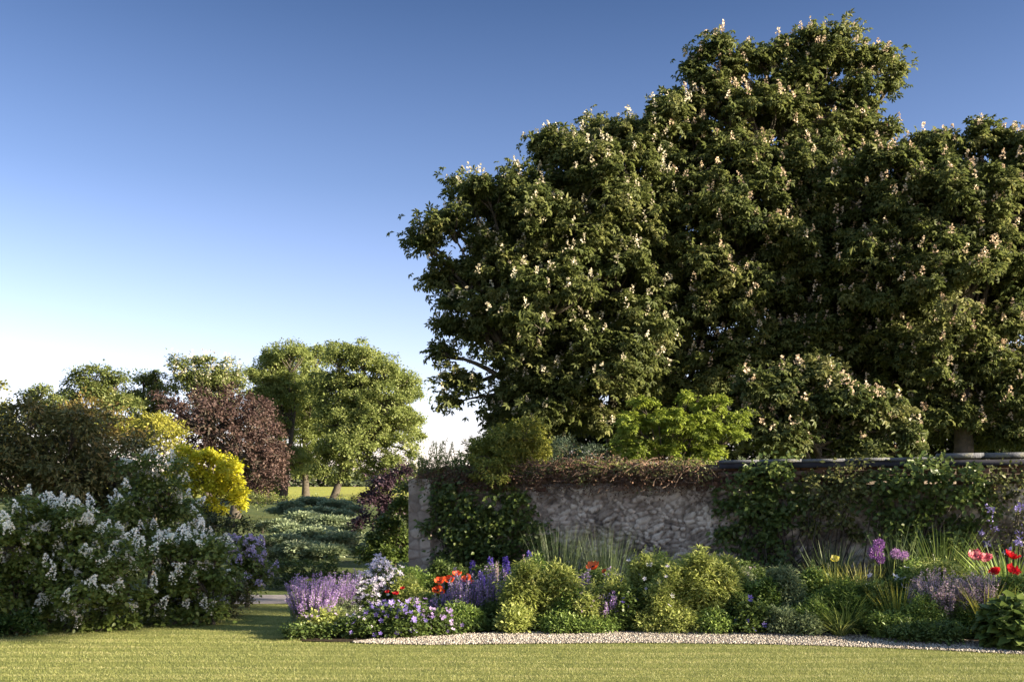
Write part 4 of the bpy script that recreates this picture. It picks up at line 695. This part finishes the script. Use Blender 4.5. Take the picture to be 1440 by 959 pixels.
for px, py, r, mt, lb in al:
    o = plant('allium', lb, 'flower', px, 13.0, 'purple alliums'); c = at(px, py, 13.0); stem_to(o, base_of(px - 2, 13.0), c, rng, g_lt, .005); globe(o, c, r * 1.1, mt, rng)
bush('leafy_clump', 'leafy clump with white-pink flower heads, below the paler alliums', 'flower', 1282, 12.5, 797, 62, g_md, 553, ls=.05, bloom=(f_wht, 34, .045, star(5)))
bush('leafy_clump', 'green clump behind the arching daylily leaves', 'plant', 1240, 12.3, 815, 60, g_dk, 554, ls=.05, bloom=(f_wht, 12, .045, star(5)))
o = plant('yellow_stemmed_clump', 'orange-yellow stems leaning right, between the daylilies and the dusky catmint', 'plant', 1265, 12.0); blades(o, 1265, 12.0, 815, 80, 190, g_yl, rng, .008, .4, stiff=.7); mound(o, 1265, 12.0, 850, 66, g_md, rng)
catmint('dusky mauve catmint, wide one left of the pink peony', 1325, 11.85, 794, 104, 260, f_dusk, 556, 'dusky catmints at the right end', fol=g_md, mh=.7)
catmint('dusky mauve catmint under the pink peony', 1378, 11.7, 796, 84, 200, f_dusk, 557, 'dusky catmints at the right end', fol=g_md, mh=.65)
bush('leafy_clump', 'tall green clump between the white-pink flowers and the pink peony', 'plant', 1320, 12.4, 792, 70, g_lt, 558, ls=.05)
bush('low_foliage', 'dark low foliage on the gravel edge under the leaning yellow stems', 'plant', 1240, 11.6, 862, 70, g_md, 559, ls=.045)
bush('low_foliage', 'dark low foliage at the gravel edge under the dusky catmints', 'plant', 1318, 11.35, 872, 90, g_dk, 560, ls=.05)
poppies('double pink peony standing above the dusky catmint', [(1372, 780), (1385, 783, .9)], 12.2, 561, 'pink_peony', f_pnk, .095, 8, 4, g_yl, mid=None)
poppies('red peonies at the right edge of the picture', [(1421, 779), (1422, 800), (1399, 801, .8)], 11.9, 562, 'red_peony', f_red, .085, 8, 4, g_yl, mid=None)
o = plant('yellow_leaved_clump', 'broad yellow-green blades below the pink peony', 'plant', 1388, 11.5); blades(o, 1388, 11.5, 812, 34, 70, g_yl, rng, .013, .5, stiff=.7)
o = plant('yellow_leaved_clump', 'broad yellow-green blades below the red peonies, at the edge', 'plant', 1428, 11.5); blades(o, 1428, 11.5, 815, 56, 100, g_yl, rng, .014, .8, stiff=.5)
o = plant('hosta', 'hosta with big round dark leaves in the lower right corner of the bed', 'plant', 1425, 10.95)
mound(o, 1425, 10.95, 850, 80, g_dk, rng, ls=.14, nl=4, rs=.1, tmpl=rhomb(.85, .42, .03, .2), dens=1.1, droop=.5)
bush('leafy_clump', 'plain green clump above the hosta at the right edge', 'plant', 1430, 11.6, 815, 70, g_md, 563, ls=.06)
# --- wispy plants on the wall
def wisp(label, px, top, d, seed, n=14, w=26, mat=g_lt, base=2.08, ls=.05):
    rng = np.random.default_rng(seed); b = at(px, 700, d); b[2] = base; o = thing('wall_top_plant', label, 'plant', b); H = hz(top, d) - base
    off = rng.normal(size=(n, 3)) * [w / F * d * .45, .08, 0]; s = b + off * .4; e = b + off; e[:, 2] = base + H * (.5 + .5 * rng.random(n)); e[0, 2] = base + H
    pl = bez(s, (s + e) / 2 + rng.normal(size=(n, 3)) * .04, e, 6); Vt, Qt = tubes(pl, np.full((n, 6), .004), 4); mesh_obj('stems', Vt, Qt, mat, o, np.full(len(Vt), .4), loc=o.location)
    q = n * 26; i = rng.integers(0, n, q); t = rng.random(q) ** .7 * 4.99; a = t.astype(int); f = (t - a)[:, None]; P = pl[i, a] * (1 - f) + pl[i, a + 1] * f
    leaves('foliage', mat, o, P, sph(rng, q) + UP * .3, sph(rng, q) + UP, ls * (.6 + .8 * rng.random(q)), rhomb(.35, .5, .05, .2), rng, loc=o.location)
wisp('loose leafy shoots on the left end of the wall, reaching into the sky', 617, 618, 17.2, 601, 18, 30, g_lt)
wisp('low tuft on the wall top right above the pier', 592, 640, 17.4, 602, 22, 26, g_lt)
wisp('tuft of twigs on the wall top between the leafy shoots and the broad shrub', 655, 632, 17.1, 603, 26, 40, g_md)
wisp('dry-looking tuft on the wall top below the golden maple', 900, 645, 16.2, 604, 40, 90, g_lt, ls=.03)
wisp('low grassy tuft on the wall top right of the golden maple', 1050, 640, 15.7, 605, 40, 60, g_sv, ls=.03)
wisp('low weedy fringe on the wall top between the broad shrub and the maple', 780, 655, 16.7, 607, 60, 110, g_md, ls=.04)
wisp('low weedy fringe on the wall top beneath the left part of the golden maple', 870, 655, 16.4, 608, 60, 110, g_md, ls=.035)
wisp('low weedy fringe on the wall top beneath the right part of the golden maple', 965, 650, 16.0, 609, 60, 110, g_lt, ls=.035)
wisp('low tuft on the wall top just left of the golden maple', 815, 652, 16.6, 606, 36, 80, g_md, ls=.035)
# unseen pine added right of the picture, its high crown shaped to shade the lilacs
o = thing('added_shade_pine', 'unseen tall bare-stemmed pine added right of the garden to shade the lilacs', 'tree', (27, 4.2, 0))
rng = np.random.default_rng(700)
Lp = np.array([[26 + .8 * (k_ % 2), 1.6 + .95 * k_, zz_, 1.15] for k_ in range(6) for zz_ in (12.1, 13.2, 14.2)] + [[26 + .7 * (k_ % 3), .8 + .45 * k_, 11.45, .62] for k_ in range(13)])
Cp, Up = sub_clumps(Lp, rng, .45, 8, .5); woody(o, (27, 4.2, 0), (27, 4.3, 12), Lp, Cp, rng, .2, BARK, .5)
P, D, N, var = foliage_pts(Cp, Up, rng, .5, 80); leaves('crown', G_dark, o, P, D, N, .34, rhomb(.5), rng, var, loc=o.location)
